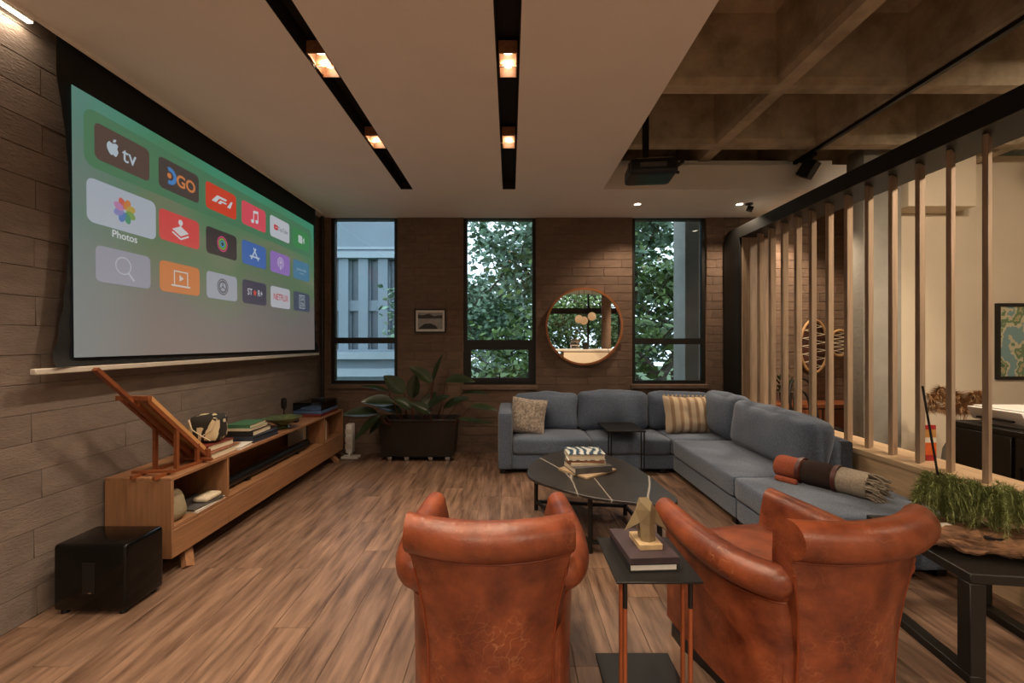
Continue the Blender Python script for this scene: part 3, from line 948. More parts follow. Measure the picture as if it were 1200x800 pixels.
o, u, v = tile(1, 2, '38363a', 'dark fitness tile with concentric coloured rings')
for rr, cc in ((.062, 'd8457e'), (.045, '8fc04e'), (.028, '49a8c4')):
    flat('app_logo', ringp(u, v, rr - .012, rr), E(cc), o, 4)
o, u, v = tile(1, 3, '4472bd', 'blue app store tile with white crossed strokes')
flat('app_logo', [line((u - .055, v - .045), (u + .018, v + .06), .014), line((u + .055, v - .045), (u - .018, v + .06), .014), line((u - .075, v - .02), (u + .075, v - .02), .013)], E('ccd9ea'), o, 4)
o, u, v = tile(1, 4, '9c7ac8', 'purple podcast tile with white rings')
flat('app_logo', ringp(u, v + .008, .048, .056, 24, -60, 240) + ringp(u, v + .008, .030, .037, 20, -50, 230) + [circ(u, v + .012, .016), line((u, v - .015), (u, v - .06), .018)], E('d8cfe6'), o, 4)
o, u, v = tile(1, 5, '4f87a8', 'blue tile lettered prime video')
text('lettering', 'prime video', u, v + .01, .05, E('a3bfce'), o, 4, .9)
flat('app_logo', [line((u - .05, v - .03), (u + .05, v - .03), .007)], E('a3bfce'), o, 4)
o, u, v = tile(2, 0, '9c9fae', 'grey search tile with magnifying glass')
flat('app_logo', ringp(u - .012, v + .012, .046, .053) + [line((u + .02, v - .024), (u + .06, v - .07), .012)], E('c6cad2'), o, 4)
o, u, v = tile(2, 1, 'd98245', 'orange tile with laptop and play symbol')
flat('app_logo', [line((u - .06, v - .045), (u - .06, v + .05), .009), line((u + .06, v - .045), (u + .06, v + .05), .009), line((u - .064, v + .048), (u + .064, v + .048), .009),
                  line((u - .085, v - .052), (u + .085, v - .052), .012), [(u - .015, v - .02), (u + .025, v + .003), (u - .015, v + .026)]], E('dfd5cb'), o, 4)
o, u, v = tile(2, 2, 'aab0bc', 'grey settings tile with gear wheel')
flat('app_logo', ringp(u, v, .056, .066) + ringp(u, v, .036, .050) + [circ(u, v, .009)] + [line((u, v), (u + .04 * math.cos(R(a)), v + .04 * math.sin(R(a))), .008) for a in (90, 210, 330)], E('5b5e68'), o, 4)
o, u, v = tile(2, 3, '3a3d55', 'navy tile lettered STAR+ with a red star')
text('lettering', 'ST', u - .078, v, .08, E('cfd2da'), o, 4, .85, .001); text('lettering', 'R+', u + .078, v, .08, E('cfd2da'), o, 4, .85, .001)
star = [((.034 if k % 2 == 0 else .015) * math.cos(R(90 + 36 * k)) + u - .005, (.034 if k % 2 == 0 else .015) * math.sin(R(90 + 36 * k)) + v) for k in range(10)]
flat('app_logo', [star], E('d84c44'), o, 4)
o, u, v = tile(2, 4, 'c4c6cf', 'white tile lettered NETFLIX in red')
text('lettering', 'NETFLIX', u, v, .088, E('c2333b'), o, 4, .82, .001)
o, u, v = tile(2, 5, '465468', 'slate tile with boxed DAZN lettering')
flat('app_logo', [line((u - .058, v - .072), (u - .058, v + .072), .008), line((u + .058, v - .072), (u + .058, v + .072), .008), line((u - .06, v + .07), (u + .06, v + .07), .008), line((u - .06, v - .07), (u + .06, v - .07), .008)], E('b8c4cf'), o, 4)
text('lettering', 'DA', u, v + .032, .068, E('b8c4cf'), o, 4, .9); text('lettering', 'ZN', u, v - .032, .068, E('b8c4cf'), o, 4, .9)

# ================================================================== SOFA
sofa = THING('sectional_sofa', 'large L-shaped blue-grey fabric sectional sofa with loose back cushions', 'sofa', (1.2, 4.5, 0))
F = MATS['sofa_fabric']
def cu(name, x0, x1, y0, y1, z0, z1, r, puff=(0, 0, 0), nz=.0, seed=0, rot=None, mat=None, n=9):
    m = rbox(x1 - x0, y1 - y0, z1 - z0, r, n, puff, nz, 5., seed)
    M = T((x0 + x1) / 2 - 1.2, (y0 + y1) / 2 - 4.5, (z0 + z1) / 2)
    if rot: M = M @ rot
    m.xf(M)
    return m.build(name, mat or F, sofa, smooth=True)
# bases
cu('base', -.125, 2.64, 4.52, 5.28, .045, .20, .015)
cu('base', 1.72, 2.64, 3.26, 4.515, .045, .20, .015)
cu('base', 1.72, 2.64, 2.52, 3.25, .045, .20, .015)
# plinth feet
for x, y in ((-.08, 4.56), (.8, 4.56), (1.62, 4.56), (1.76, 3.3), (1.76, 2.58), (2.58, 2.58), (1.76, 3.2), (-.08, 5.2), (2.55, 5.2)):
    MB().box(x - 1.2 - .03, x - 1.2 + .03, y - 4.5 - .03, y - 4.5 + .03, 0, .05).build('foot', MATS['plastic_black'], sofa)
cu('arm', -.128, .022, 4.48, 5.28, .05, .65, .03, (.005, 0, 0))
cu('back_frame', .025, 2.64, 5.08, 5.28, .2, .66, .03)
cu('back_frame', 2.44, 2.64, 3.27, 5.07, .2, .64, .03)
# seat cushions
cu('seat_cushion', .027, .86, 4.50, 5.08, .20, .375, .035, (0, .004, .02), .006, 1)
cu('seat_cushion', .865, 1.70, 4.50, 5.08, .20, .375, .035, (0, .004, .02), .006, 2)
cu('seat_cushion', 1.705, 2.44, 4.49, 5.08, .20, .375, .035, (0, .0, .01), .006, 3)
cu('seat_cushion', 1.70, 2.44, 3.262, 4.485, .20, .375, .035, (.004, 0, .015), .006, 4)
cu('seat_cushion', 1.70, 2.645, 2.505, 3.255, .20, .375, .035, (.004, 0, .015), .006, 5)
# back cushions
tilt = RX(R(-9))
cu('back_cushion', .05, .79, 4.93, 5.12, .37, .79, .07, (.0, .05, .015), .024, 6, tilt)
cu('back_cushion', .79, 1.60, 4.92, 5.12, .37, .81, .07, (.0, .05, .015), .024, 7, tilt)
cu('back_cushion', 1.60, 2.34, 4.93, 5.12, .37, .80, .07, (.0, .05, .015), .024, 8, tilt)
tl = RY(R(10))
cu('back_cushion', 2.24, 2.46, 4.36, 4.98, .37, .83, .08, (.05, 0, .015), .03, 9, tl @ RZ(R(6)))
cu('back_cushion', 2.23, 2.46, 3.24, 4.34, .365, .80, .075, (.05, 0, .02), .03, 10, tl, n=12)

def pillow(name, label, cat, w, h, t, mat, loc, rot):
    th = THING(name, label, cat, loc)
    th.rotation_euler = rot
    m = MB()
    n = 18
    for sgn in (1, -1):
        rows = []
        for i in range(n + 1):
            v = -1 + 2 * i / n; row = []
            for j in range(n + 1):
                u = -1 + 2 * j / n
                k = max(0, (1 - u ** 4) * (1 - v ** 4)) ** .5
                pin = 1 - .06 * (1 - abs(u)) * abs(v) - .06 * (1 - abs(v)) * abs(u)
                row.append((u * w / 2 * (1 - .07 * (1 - u * u) * v * v * 0) * pin, sgn * t / 2 * k + .006 * mnoise.noise(Vector((u * 3, v * 3, sgn))), v * h / 2 * pin + h / 2))
            rows.append(row if sgn > 0 else row[::-1])
        m.grid(rows)
    m.build('cover', mat, th, smooth=True)
    return th
m = MAT('shag_beige', '9d8e80', rough=1, var=.5, scale=45, col2='d8cabb', bump=1.0, bscale=130, sheen=.3)
p1 = pillow('throw_pillow', 'shaggy beige throw pillow leaning on the sofa arm', 'pillow', .40, .40, .16, m, (.17, 4.72, .375), (R(-16), R(5), R(-12)))
fr = MB(); rg = random.Random(3)
for i in range(900):
    u, v = rg.uniform(-.93, .93), rg.uniform(-.93, .93)
    k = ((1 - u ** 4) * (1 - v ** 4)) ** .5
    p = Vector((u * .19, -.08 * k, v * .19 + .2)); d = Vector((rg.uniform(-.5, .5), -.8, rg.uniform(-.9, .2))).normalized() * rg.uniform(.012, .024)
    q = Vector((.003, 0, .001)); fr.add([p - q, p + q, p + d], [(0, 1, 2)])
f = fr.build('tufts', m, p1); f['kind'] = 'stuff'

def stripe_mat():
    m = MAT('stripe_tan', 'b59c80', rough=.95, var=.15, scale=60, bump=.4, bscale=160)
    N, L = m.node_tree.nodes, m.node_tree.links; P = N['Principled BSDF']
    src = P.inputs['Base Color'].links[0].from_socket
    tc = [n for n in N if n.type == 'TEX_COORD'][0]
    w = N.new('ShaderNodeTexWave'); w.bands_direction = 'X'; w.inputs['Scale'].default_value = 3.4; w.inputs['Distortion'].default_value = .25; w.inputs['Detail'].default_value = 2
    L.new(tc.outputs['Object'], w.inputs['Vector'])
    r = N.new('ShaderNodeValToRGB'); e = r.color_ramp.elements; e[0].color = S('94755a'); e[1].color = S('d3c3aa'); e[0].position = .2; e[1].position = .5
    L.new(w.outputs['Fac'], r.inputs['Fac'])
    mx = N.new('ShaderNodeMix'); mx.data_type = 'RGBA'; mx.inputs['Factor'].default_value = .65
    L.new(src, mx.inputs[6]); L.new(r.outputs[0], mx.inputs[7]); L.new(mx.outputs[2], P.inputs['Base Color'])
    return m
p2 = pillow('throw_pillow', 'tan striped woven throw pillow with tasselled edge in the sofa corner', 'pillow', .52, .42, .17, stripe_mat(), (1.98, 4.74, .375), (R(-17), R(2), R(4)))
tm = MAT('tassel_cream', 'c9b38e', rough=1, var=.2, scale=40)
for i in range(11):
    x = -.24 + .048 * i
    MB().lathe([(.003, 0), (.010, .006), (.012, .018), (.004, .03)], (x, 0, .405), 8).build('tassel', tm, p2, smooth=True)

# ---- folding blanket roll on the chaise
br = THING('blanket_roll', 'rolled blanket in orange, brown and beige with leather straps and fringe on the sofa', 'blanket', (2.06, 3.19, .465), R(-59))
def roll(name, x0, x1, r, mat, seed):
    m = MB(); n = 22; rs = []
    for i in range(9):
        t_ = i / 8; x = x0 + (x1 - x0) * t_
        ring = []
        for k in range(n):
            a = 2 * PI * k / n
            q = r * (1 + .05 * mnoise.noise(Vector((x * 14, math.cos(a) * 2 + seed, math.sin(a) * 2)))) * (1 - .10 * (abs(2 * t_ - 1) ** 6))
            z = math.sin(a) * q
            ring.append((x, math.cos(a) * q * 1.1, max(z, -.086)))
        rs.append(ring)
    m.rings(rs)
    return m.build(name, mat, br, smooth=True)
roll('orange_fold', -.05, .14, .082, MAT('blanket_orange', '9a5038', rough=1, var=.15, scale=60, bump=.4, bscale=200), 1)
roll('brown_fold', .13, .33, .088, MAT('blanket_brown', '2e201b', rough=1, var=.2, scale=60, bump=.4, bscale=200), 2)
roll('beige_fold', .32, .51, .086, MAT('blanket_beige', '9a8f80', rough=1, var=.25, scale=90, bump=.5, bscale=220), 3)
st_m = MAT('strap_leather', '4d2219', rough=.5, var=.1, scale=20)
for x in (.115, .335):
    rs = []
    for k in range(28):
        a = 2 * PI * k / 28
        c_, s_ = math.cos(a) * .102, max(math.sin(a) * .094, -.089)
        rs.append([(x - .013, c_, s_), (x + .013, c_, s_), (x + .013, c_ * .94, s_ * .94), (x - .013, c_ * .94, s_ * .94)])
    MB().rings(rs, close=True).build('strap', st_m, br, smooth=True)
MB().box(-.02, .13, -.13, -.09, -.085, -.045).build('lower_fold', MATS['blanket_orange'], br, bevel=.015, seg=3)
fm_ = MB(); rg = random.Random(5)
for i in range(170):
    a = rg.uniform(0, 2 * PI); r = .085 * rg.uniform(.3, 1.0)
    p = Vector((.505, r * math.cos(a) * 1.1, max(-.08, r * math.sin(a))))
    e = p + Vector((rg.uniform(.05, .1), rg.uniform(-.03, .03), -rg.uniform(.0, .03)))
    e.z = max(e.z, -.084)
    fm_.tube([p, (p + e) / 2 + Vector((0, rg.uniform(-.008, .008), .006)), e], .004, 4)
f = fm_.build('fringe', MAT('fringe_grey', '877d70', rough=1, var=.35, scale=50), br); f['kind'] = 'stuff'

# ================================================================== SMALL TABLES
ct = THING('c_shaped_side_table', 'thin black metal C-shaped side table pushed over the sofa seat', 'side table', (1.2, 4.40, 0))
MB().box(-.20, .20, 0, .48, .462, .478).build('top', MATS['black_metal'], ct, bevel=.003, seg=1)
for x in (-.185, -.155, .155, .185):
    MB().cyl((x, .012, .012), (x, .012, .462), .0075, 8).build('leg', MATS['black_metal'], ct, smooth=True)
MB().box(-.2, .2, -.0, .1, 0, .012).build('base_plate', MATS['black_metal'], ct)

# ---- pebble-shaped coffee table
def marble_mat():
    m = MAT('black_marble', '2a2827', rough=.35, var=.3, scale=6, detail=6)
    N, L = m.node_tree.nodes, m.node_tree.links; P = N['Principled BSDF']
    src = P.inputs['Base Color'].links[0].from_socket
    tc = [n for n in N if n.type == 'TEX_COORD'][0]
    nz = N.new('ShaderNodeTexNoise'); nz.inputs['Scale'].default_value = 3; nz.inputs['Detail'].default_value = 5
    L.new(tc.outputs['Object'], nz.inputs['Vector'])
    ad = N.new('ShaderNodeVectorMath'); ad.operation = 'MULTIPLY_ADD'; ad.inputs[1].default_value = (.05, .05, .0)
    L.new(nz.outputs['Color'], ad.inputs[0]); L.new(tc.outputs['Object'], ad.inputs[2])
    mp = N.new('ShaderNodeMapping'); mp.inputs['Rotation'].default_value = (0, 0, R(20)); mp.inputs['Scale'].default_value = (1.9, .4, 1)
    L.new(ad.outputs[0], mp.inputs['Vector'])
    vo = N.new('ShaderNodeTexVoronoi'); vo.feature = 'DISTANCE_TO_EDGE'; vo.inputs['Scale'].default_value = 1.2
    L.new(mp.outputs[0], vo.inputs['Vector'])
    r = N.new('ShaderNodeValToRGB'); r.color_ramp.elements[0].color = (.9, .9, .9, 1); r.color_ramp.elements[1].color = (0, 0, 0, 1); r.color_ramp.elements[1].position = .009
    L.new(vo.outputs['Distance'], r.inputs['Fac'])
    mx = N.new('ShaderNodeMix'); mx.data_type = 'RGBA'
    L.new(r.outputs[0], mx.inputs['Factor']); L.new(src, mx.inputs[6]); mx.inputs[7].default_value = S('b5ada2')
    L.new(mx.outputs[2], P.inputs['Base Color'])
    return m
cx, cy = .62, 3.25
ctb = THING('coffee_table', 'pebble-shaped coffee table with white-veined black stone top and black steel legs', 'coffee table', (cx, cy, 0))
outl = [(.13, 3.28), (.174, 3.54), (.32, 3.80), (.53, 3.97), (.74, 3.93), (.94, 3.66), (1.03, 3.31), (1.06, 2.98), (1.075, 2.76), (1.03, 2.665), (.93, 2.63), (.737, 2.685), (.51, 2.78), (.294, 2.97), (.165, 3.12)]
poly = [(p.x - cx, p.y - cy) for p in crom([(a, b, 0) for a, b in outl], 6)]
MB().prism(poly, .372, .392).build('top', marble_mat(), ctb, bevel=.003, seg=1)
legs = [(.53, 2.83), (.215, 3.55), (.93, 3.45), (.98, 2.80)]
for x, y in legs:
    MB().cyl((x - cx, y - cy, 0), (x - cx, y - cy, .372), .017, 14).build('leg', MATS['black_metal'], ctb, smooth=True)
for a, b in ((0, 1), (1, 2), (2, 3), (3, 0)):
    MB().bar((legs[a][0] - cx, legs[a][1] - cy, .07), (legs[b][0] - cx, legs[b][1] - cy, .07), .022, .022).build('stretcher', MATS['black_metal'], ctb)

# ---- books
def book(label, w, d, h, loc, rz, cover, page='paper', spine='-x', group=None, name='book'):
    t = THING(name, label, 'book', loc, rz, group)
    c = MB(); th = min(.004, h * .18)
    c.box(-w / 2, w / 2, -d / 2, d / 2, 0, th).box(-w / 2, w / 2, -d / 2, d / 2, h - th, h)
    if spine == '-x': c.box(-w / 2, -w / 2 + th, -d / 2, d / 2, th, h - th)
    elif spine == '+x': c.box(w / 2 - th, w / 2, -d / 2, d / 2, th, h - th)
    elif spine == '-y': c.box(-w / 2, w / 2, -d / 2, -d / 2 + th, th, h - th)
    else: c.box(-w / 2, w / 2, d / 2 - th, d / 2, th, h - th)
    c.build('cover', MATS[cover], t)
    g = .006
    MB().box(-w / 2 + (th if spine == '-x' else g), w / 2 - (th if spine == '+x' else g), -d / 2 + (th if spine == '-y' else g), d / 2 - (th if spine == '+y' else g), th, h - th).build('pages', MATS[page], t)
    return t

def swirl_mat():
    m = MAT('cover_swirl', '4c6478', rough=.4, var=.2, scale=5)
    N, L = m.node_tree.nodes, m.node_tree.links; P = N['Principled BSDF']
    tc = [n for n in N if n.type == 'TEX_COORD'][0]
    w = N.new('ShaderNodeTexWave'); w.inputs['Scale'].default_value = 5; w.inputs['Distortion'].default_value = 9; w.inputs['Detail'].default_value = 2; w.inputs['Detail Scale'].default_value = 1.2
    L.new(tc.outputs['Object'], w.inputs['Vector'])
    r = N.new('ShaderNodeValToRGB'); e = r.color_ramp.elements; e[0].color = S('2e4a60'); e[1].color = S('c8ccc8'); e[0].position = .35; e[1].position = .7
    L.new(w.outputs['Fac'], r.inputs['Fac']); L.new(r.outputs[0], P.inputs['Base Color'])
    return m
swirl_mat()
b0 = MB().box(-.17, .17, -.15, .15, 0, .018).build('wooden_tray', MAT('tray_wood', 'a58f72', rough=.6, var=.15, scale=5, stretch=(6, 1, 1)), bevel=.003, seg=1)
b0.location = (.60, 3.33, .392); b0.rotation_euler = (0, 0, R(38))
TAG(b0, 'flat pale wooden tray under the books on the coffee table', 'tray')
book('grey photo book, lowest in the pile on the coffee table', .30, .25, .045, (.60, 3.33, .410), R(14), 'cover_grey', 'paper', '-y')
book('cream book in the middle of the pile on the coffee table', .27, .21, .022, (.585, 3.35, .455), R(6), 'cover_cream', 'paper', '-y')
book('orange-spined book under the swirl-patterned one on the coffee table', .28, .22, .016, (.58, 3.36, .477), R(-2), 'cover_tan', 'paper', '-y')
book('blue and white swirl-patterned book, topmost on the coffee table', .285, .225, .05, (.58, 3.36, .493), R(2), 'cover_swirl', 'paper', '+y')

# ---- narrow black side table between the armchairs
stb = THING('narrow_side_table', 'narrow black side table with copper rod legs between the armchairs', 'side table', (.53, 1.68, 0))
MB().box(-.155, .155, -.173, .176, .542, .55).build('top', MATS['black_metal'], stb, bevel=.002, seg=1)
MB().box(-.15, .175, -.15, .23, 0, .008).build('base_plate', MATS['black_metal'], stb, bevel=.002, seg=1)
for x, y, k in ((-.117, -.145, .10), (-.105, -.04, .07), (.118, -.145, .10), (.118, -.075, .05)):
    l = MB().cyl((x, y, .008), (x, y, .543 - k), .008, 12).build('leg', MATS['copper_tube'], stb, smooth=True)
    MB().cyl((x, y, .543 - k), (x, y, .543), .0085, 12).build('leg_sleeve', MATS['black_metal'], l, smooth=True)
book('thick pale book, lower of the two on the narrow side table', .185, .25, .030, (.525, 1.70, .55), R(3), 'cover_black', 'cover_white', '-x')
book('dark purple-brown book under the faceted sculpture', .187, .252, .022, (.525, 1.70, .58), R(4), 'cover_purple', 'cover_purple', '-x')
sp = THING('faceted_sculpture', 'small faceted bronze animal sculpture on a pale wooden plinth', 'sculpture', (.535, 1.69, .602), R(4))
MB().box(-.045, .045, -.06, .06, 0, .022).build('plinth', MATS['pale_wood'], sp, bevel=.002, seg=1)
V = [(0, -.045, .022), (-.028, -.03, .022), (.028, -.03, .022), (-.02, .03, .022), (.02, .03, .022),   # foot 0-4
     (0, -.045, .085), (-.03, -.02, .09), (.03, -.02, .09), (-.025, .03, .10), (.025, .03, .10),        # chest 5-9
     (-.085, .005, .05), (.09, .005, .045), (-.04, .0, .135), (.045, .0, .13),                         # wing tips 10,11, shoulders 12,13
     (-.022, -.01, .165), (.022, -.01, .165), (-.018, .025, .172), (.018, .025, .172), (0, -.05, .145), (-.05, .04, .06), (.05, .04, .06)]
Fc = [(0, 2, 5), (0, 5, 1), (1, 5, 6), (2, 7, 5), (1, 6, 3), (3, 6, 8), (2, 4, 7), (4, 9, 7), (3, 8, 9, 4), (0, 1, 3, 4, 2),
      (5, 18, 6), (5, 7, 18), (6, 18, 12), (7, 13, 18), (12, 18, 14), (13, 15, 18), (14, 18, 15), (14, 15, 17, 16), (12, 14, 16), (13, 17, 15),
      (12, 10, 6), (6, 10, 19), (12, 19, 10), (13, 7, 11), (7, 20, 11), (13, 11, 20), (12, 16, 8), (13, 9, 17), (8, 16, 17, 9), (12, 8, 19), (13, 20, 9), (6, 19, 8), (7, 9, 20)]
MB().add(V, Fc).build('figure', MATS['bronze_pale'], sp)

# ---- black table with driftwood planter
bt = THING('black_low_table', 'black low table with open sled frame holding the driftwood planter', 'table', (1.868, 1.733, 0), R(-7))
MB().box(0, .56, 0, .60, .415, .457).build('top', MATS['black_frame'], bt, bevel=.004, seg=1)
for x in (.0, .50):
    for y in (0, .54):
        MB().box(x, x + .06, y, y + .06, .04, .415).build('leg', MATS['black_frame'], bt, bevel=.003, seg=1)
    MB().box(x, x + .06, 0, .60, 0, .04).build('floor_rail', MATS['black_frame'], bt, bevel=.003, seg=1)
dw = THING('driftwood_planter', 'gnarled driftwood planter holding feathery ferns on the black table', 'planter', (2.12, 1.93, .457), R(-25))
m = rbox(.44, .20, .085, .04, 22)
m.v = [tuple(Vector(p) * (1 + .22 * mnoise.noise(Vector(p) * 9)) + Vector((0, -.022 * abs(mnoise.noise(Vector((p[0] * 34, p[1] * 9, p[2] * 22)))), .03 * abs(mnoise.noise(Vector((p[0] * 26, p[1] * 12, p[2] * 12))))))) for p in m.v]
m.xf(T(0, 0, .055)); m.v = [(x, y, max(z, .0)) for x, y, z in m.v]
m.build('driftwood', MATS['driftwood'], dw, smooth=True)
rg = random.Random(8)
for k in range(7):
    a = rg.uniform(0, 2 * PI); p = Vector((rg.uniform(-.2, .2), rg.uniform(-.1, .05), .03))
    MB().tube(crom([p, p + Vector((.05, -.03, .03)), p + Vector((.10, -.05, .0)), p + Vector((.15, -.04, .015))], 4, False), [.02 * (1 - .03 * q) for q in range(13)], 7).build('root', MATS['driftwood'], dw, smooth=True)
MB().lathe([(.0, .085), (.10, .085), (.10, .095), (.0, .096)], n=18).build('soil', MATS['soil'], dw)
MB().lathe([(.028, .05), (.04, .08), (.03, .11), (.01, .12)], (-.13, -.06, 0), 14).build('stone', MATS['alu_white'], dw, smooth=True)
def fern(label, loc, h, rad, seed, n=150):
    t = THING('feathery_fern', label, 'fern', loc)
    rg = random.Random(seed); m = MB(); st = MB()
    for i in range(n):
        a = rg.uniform(0, 2 * PI); r = rad * rg.uniform(.25, 1); hh = h * rg.uniform(.5, 1)
        pts = crom([(0, 0, 0), (r * .3 * math.cos(a), r * .3 * math.sin(a), hh * .75), (r * .75 * math.cos(a), r * .75 * math.sin(a), hh), (r * math.cos(a) * 1.1, r * math.sin(a) * 1.1, hh * rg.uniform(.15, .8))], 5, False)
        st.tube(pts, .0012, 3)
        for p in pts[4:]:
            for q in range(10):
                d = Vector((rg.uniform(-1, 1), rg.uniform(-1, 1), rg.uniform(-.7, .7))).normalized() * rg.uniform(.02, .045)
                u = d.cross(Vector((.3, .5, .8))).normalized() * .0019
                m.add([p - u, p + u, p + d], [(0, 1, 2)])
    s = st.build('stems', MATS['fern_green'], t); s['kind'] = 'stuff'
    f = m.build('fronds', MATS['fern_green'], t); f['kind'] = 'stuff'
fern('upright feathery green fern at the stick end of the driftwood', (2.05, 2.02, .545), .22, .11, 1, 120)
fern('wider drooping yellow-green fern on the driftwood planter', (2.20, 1.92, .545), .20, .155, 2, 150)
TAG(MB().cyl((2.075, 2.03, .53), (1.99, 2.06, 1.185), .005, 8).build('incense_stick', MATS['plastic_black'], smooth=True), 'thin black stick rising out of the fern planter', 'stick')

# ================================================================== ARMCHAIRS
LE = MATS['leather_tan']
def hwz(z): return .222 + .068 * max(0, min(1, (z - .34) / .36)) ** 1.4
def back_profile():
    pts = [(0, .05), (.004, .18), (.012, .32), (.024, .46), (.040, .61), (.043, .66)]
    c_, r = (.041, .737), .066
    for k in range(13):
        a = R(-64 + k * 244 / 12)
        pts.append((c_[0] + r * math.cos(a), c_[1] + r * math.sin(a)))
    pts += [(-.040, .655), (-.072, .50), (-.09, .36), (-.09, .05)]
    return pts
def armchair(loc, rz, label):
    t = THING('leather_armchair', label, 'armchair', loc, rz)
    prof = back_profile(); rows = []
    n = 26
    for i in range(n + 1):
        s = -1 + 2 * i / n
        row = []
        for o_, z in prof:
            hw = hwz(z); x = s * hw
            bul = .075 * (1 - s * s)
            row.append((x, -.33 - bul - o_, z))
        rows.append(row)
    m = MB().rings(rows)
    m.build('back', LE, t, smooth=True)
    # piping under the back roll and down both edges of the back panel
    pp = []
    for i in range(n + 1):
        s = -1 + 2 * i / n
        pp.append((s * hwz(.66), -.33 - .075 * (1 - s * s) - .049, .664))
    MB().tube(pp, .0045, 6).build('piping', MATS['leather_piping'], t, smooth=True)
    for sg in (-1, 1):
        MB().tube([(sg * hwz(z) * .998, -.33 - o_ - .001, z) for o_, z in prof[:5]], .004, 6).build('piping', MATS['leather_piping'], t, smooth=True)
        # arm shell: outer side, outward scroll, inner face, swept round the side
        path = crom([(.212, -.328, 0), (.262, -.295, 0), (.302, -.19, 0), (.318, -.05, 0), (.315, .14, 0), (.298, .32, 0)], 6, False)
        rows = []
        L_ = len(path)
        for i, p in enumerate(path):
            q = path[min(i + 1, L_ - 1)] - path[max(i - 1, 0)]
            nn = Vector((q.y, -q.x, 0)).normalized()      # outward for the +x side
            f_ = i / (L_ - 1)
            zc = .575 - .03 * math.sin(f_ * PI) + .005 * f_
            r = (.052 + .012 * math.sin(f_ * PI)) * min(1, .45 + 3.2 * f_)
            lean = .012 * min(1, 4 * f_)
            pr = [(0.0, .05), (0.0, .2), (.004, .36), (.008, zc - .075)]
            for k in range(13):
                a = R(-58 + k * 238 / 12)
                pr.append((lean + r * math.cos(a), zc + r * math.sin(a)))
            pr += [(-.055, zc - .06), (-.075, .40), (-.08, .30), (-.08, .05)]
            rows.append([(sg * (p.x + nn.x * o_), p.y + nn.y * o_, z) for o_, z in pr])
        MB().rings(rows).build('arm', LE, t, smooth=True)
        # seam under the arm scroll
        sm = []
        for i, p in enumerate(path):
            q = path[min(i + 1, L_ - 1)] - path[max(i - 1, 0)]
            nn = Vector((q.y, -q.x, 0)).normalized(); f_ = i / (L_ - 1)
            zc = .575 - .03 * math.sin(f_ * PI) + .005 * f_
            sm.append((sg * (p.x + nn.x * .011), p.y + nn.y * .011, zc - .078)) if f_ > .12 else None
        MB().tube(sm, .004, 6).build('piping', MATS['leather_piping'], t, smooth=True)
    m = rbox(.50, .60, .17, .045, 9, (0, 0, .02), .004, 5, 3); m.xf(T(0, .02, .385)); m.build('seat_cushion', LE, t, smooth=True)
    m = rbox(.52, .64, .25, .03, 6); m.xf(T(0, .0, .185)); m.build('seat_base', LE, t, smooth=True)
    MB().prism([(p.x * .93, p.y * .93) for p in crom([(-.25, -.38, 0), (.25, -.38, 0), (.33, 0, 0), (.29, .33, 0), (-.29, .33, 0), (-.33, 0, 0)], 4)], 0, .05).build('plinth', MATS['plastic_black'], t)
    return t
armchair((-.07, 1.86, 0), 0, 'tan leather club armchair with back squarely to the kitchen, facing the windows')
armchair((1.135, 1.86, 0), R(13), 'tan leather club armchair turned towards the coffee table, beside the black planter table')

# ================================================================== MEDIA CONSOLE
CX0, CX1, CY0, CY1, CZ0, CZS, CZ1 = -2.405, -2.01, 2.53, 5.13, .11, .295, .59
cs = THING('media_console', 'long low oak media console with open shelves and drawers under the screen', 'console', (-2.2, 3.83, 0))
def cb(name, x0, x1, y0, y1, z0, z1, mat='oak', bev=.0015):
    return MB().box(x0 + 2.2, x1 + 2.2, y0 - 3.83, y1 - 3.83, z0, z1).build(name, MATS[mat], cs, bevel=bev, seg=1)
cb('top_panel', CX0, CX1, CY0, CY1, CZ1 - .02, CZ1)
cb('side_panel', CX0, CX1, CY0, CY0 + .02, CZ0, CZ1 - .02, 'oak_side')
cb('side_panel', CX0, CX1, CY1 - .02, CY1, CZ0, CZ1 - .02, 'oak_side')
cb('shelf', CX0, CX1 - .004, CY0 + .02, CY1 - .02, CZS - .02, CZS)
cb('bottom_panel', CX0, CX1 - .022, CY0 + .02, CY1 - .02, CZ0, CZ0 + .02)
cb('back_panel', CX0, CX0 + .012, CY0 + .02, CY1 - .02, CZ0 + .02, CZ1 - .02, 'oak')
for y in (3.045, 4.63):
    cb('divider', CX0 + .012, CX1 - .002, y - .01, y + .01, CZS, CZ1 - .02, 'oak_side')
for a, b in ((CY0 + .002, 3.043), (3.047, 4.628), (4.632, CY1 - .002)):
    cb('drawer_front', CX1 - .02, CX1 + .002, a, b, CZ0, CZS - .022)
for y, dy in ((2.72, -.07), (4.90, .05)):
    for x, dx in ((-2.07, .07), (-2.34, -.03)):
        MB().bar((x + 2.2, y - 3.83, CZ0), (x + dx + 2.2, y + dy - 3.83, .0), .035, .06, (0, 1, 0)).build('leg', MATS['oak_side'], cs)

# subwoofer
sw = THING('subwoofer', 'glossy black cube subwoofer on the floor beside the console', 'speaker', (-2.152, 2.30, 0))
MB().box(-.188, .188, -.12, .12, .02, .36).build('cabinet', MATS['gloss_black'], sw, bevel=.018, seg=3)
m = MB().box(-.035, .03, -.1215, -.1195, .11, .27)
m.build('port', MATS['plastic_black'], sw)
MB().box(-.004, .012, -.1225, -.1215, .112, .117).build('badge', MATS['chrome'], sw)
for x in (-.15, .15):
    for y in (-.09, .09):
        MB().cyl((x, y, 0), (x, y, .022), .018, 10).build('foot', MATS['plastic_black'], sw)

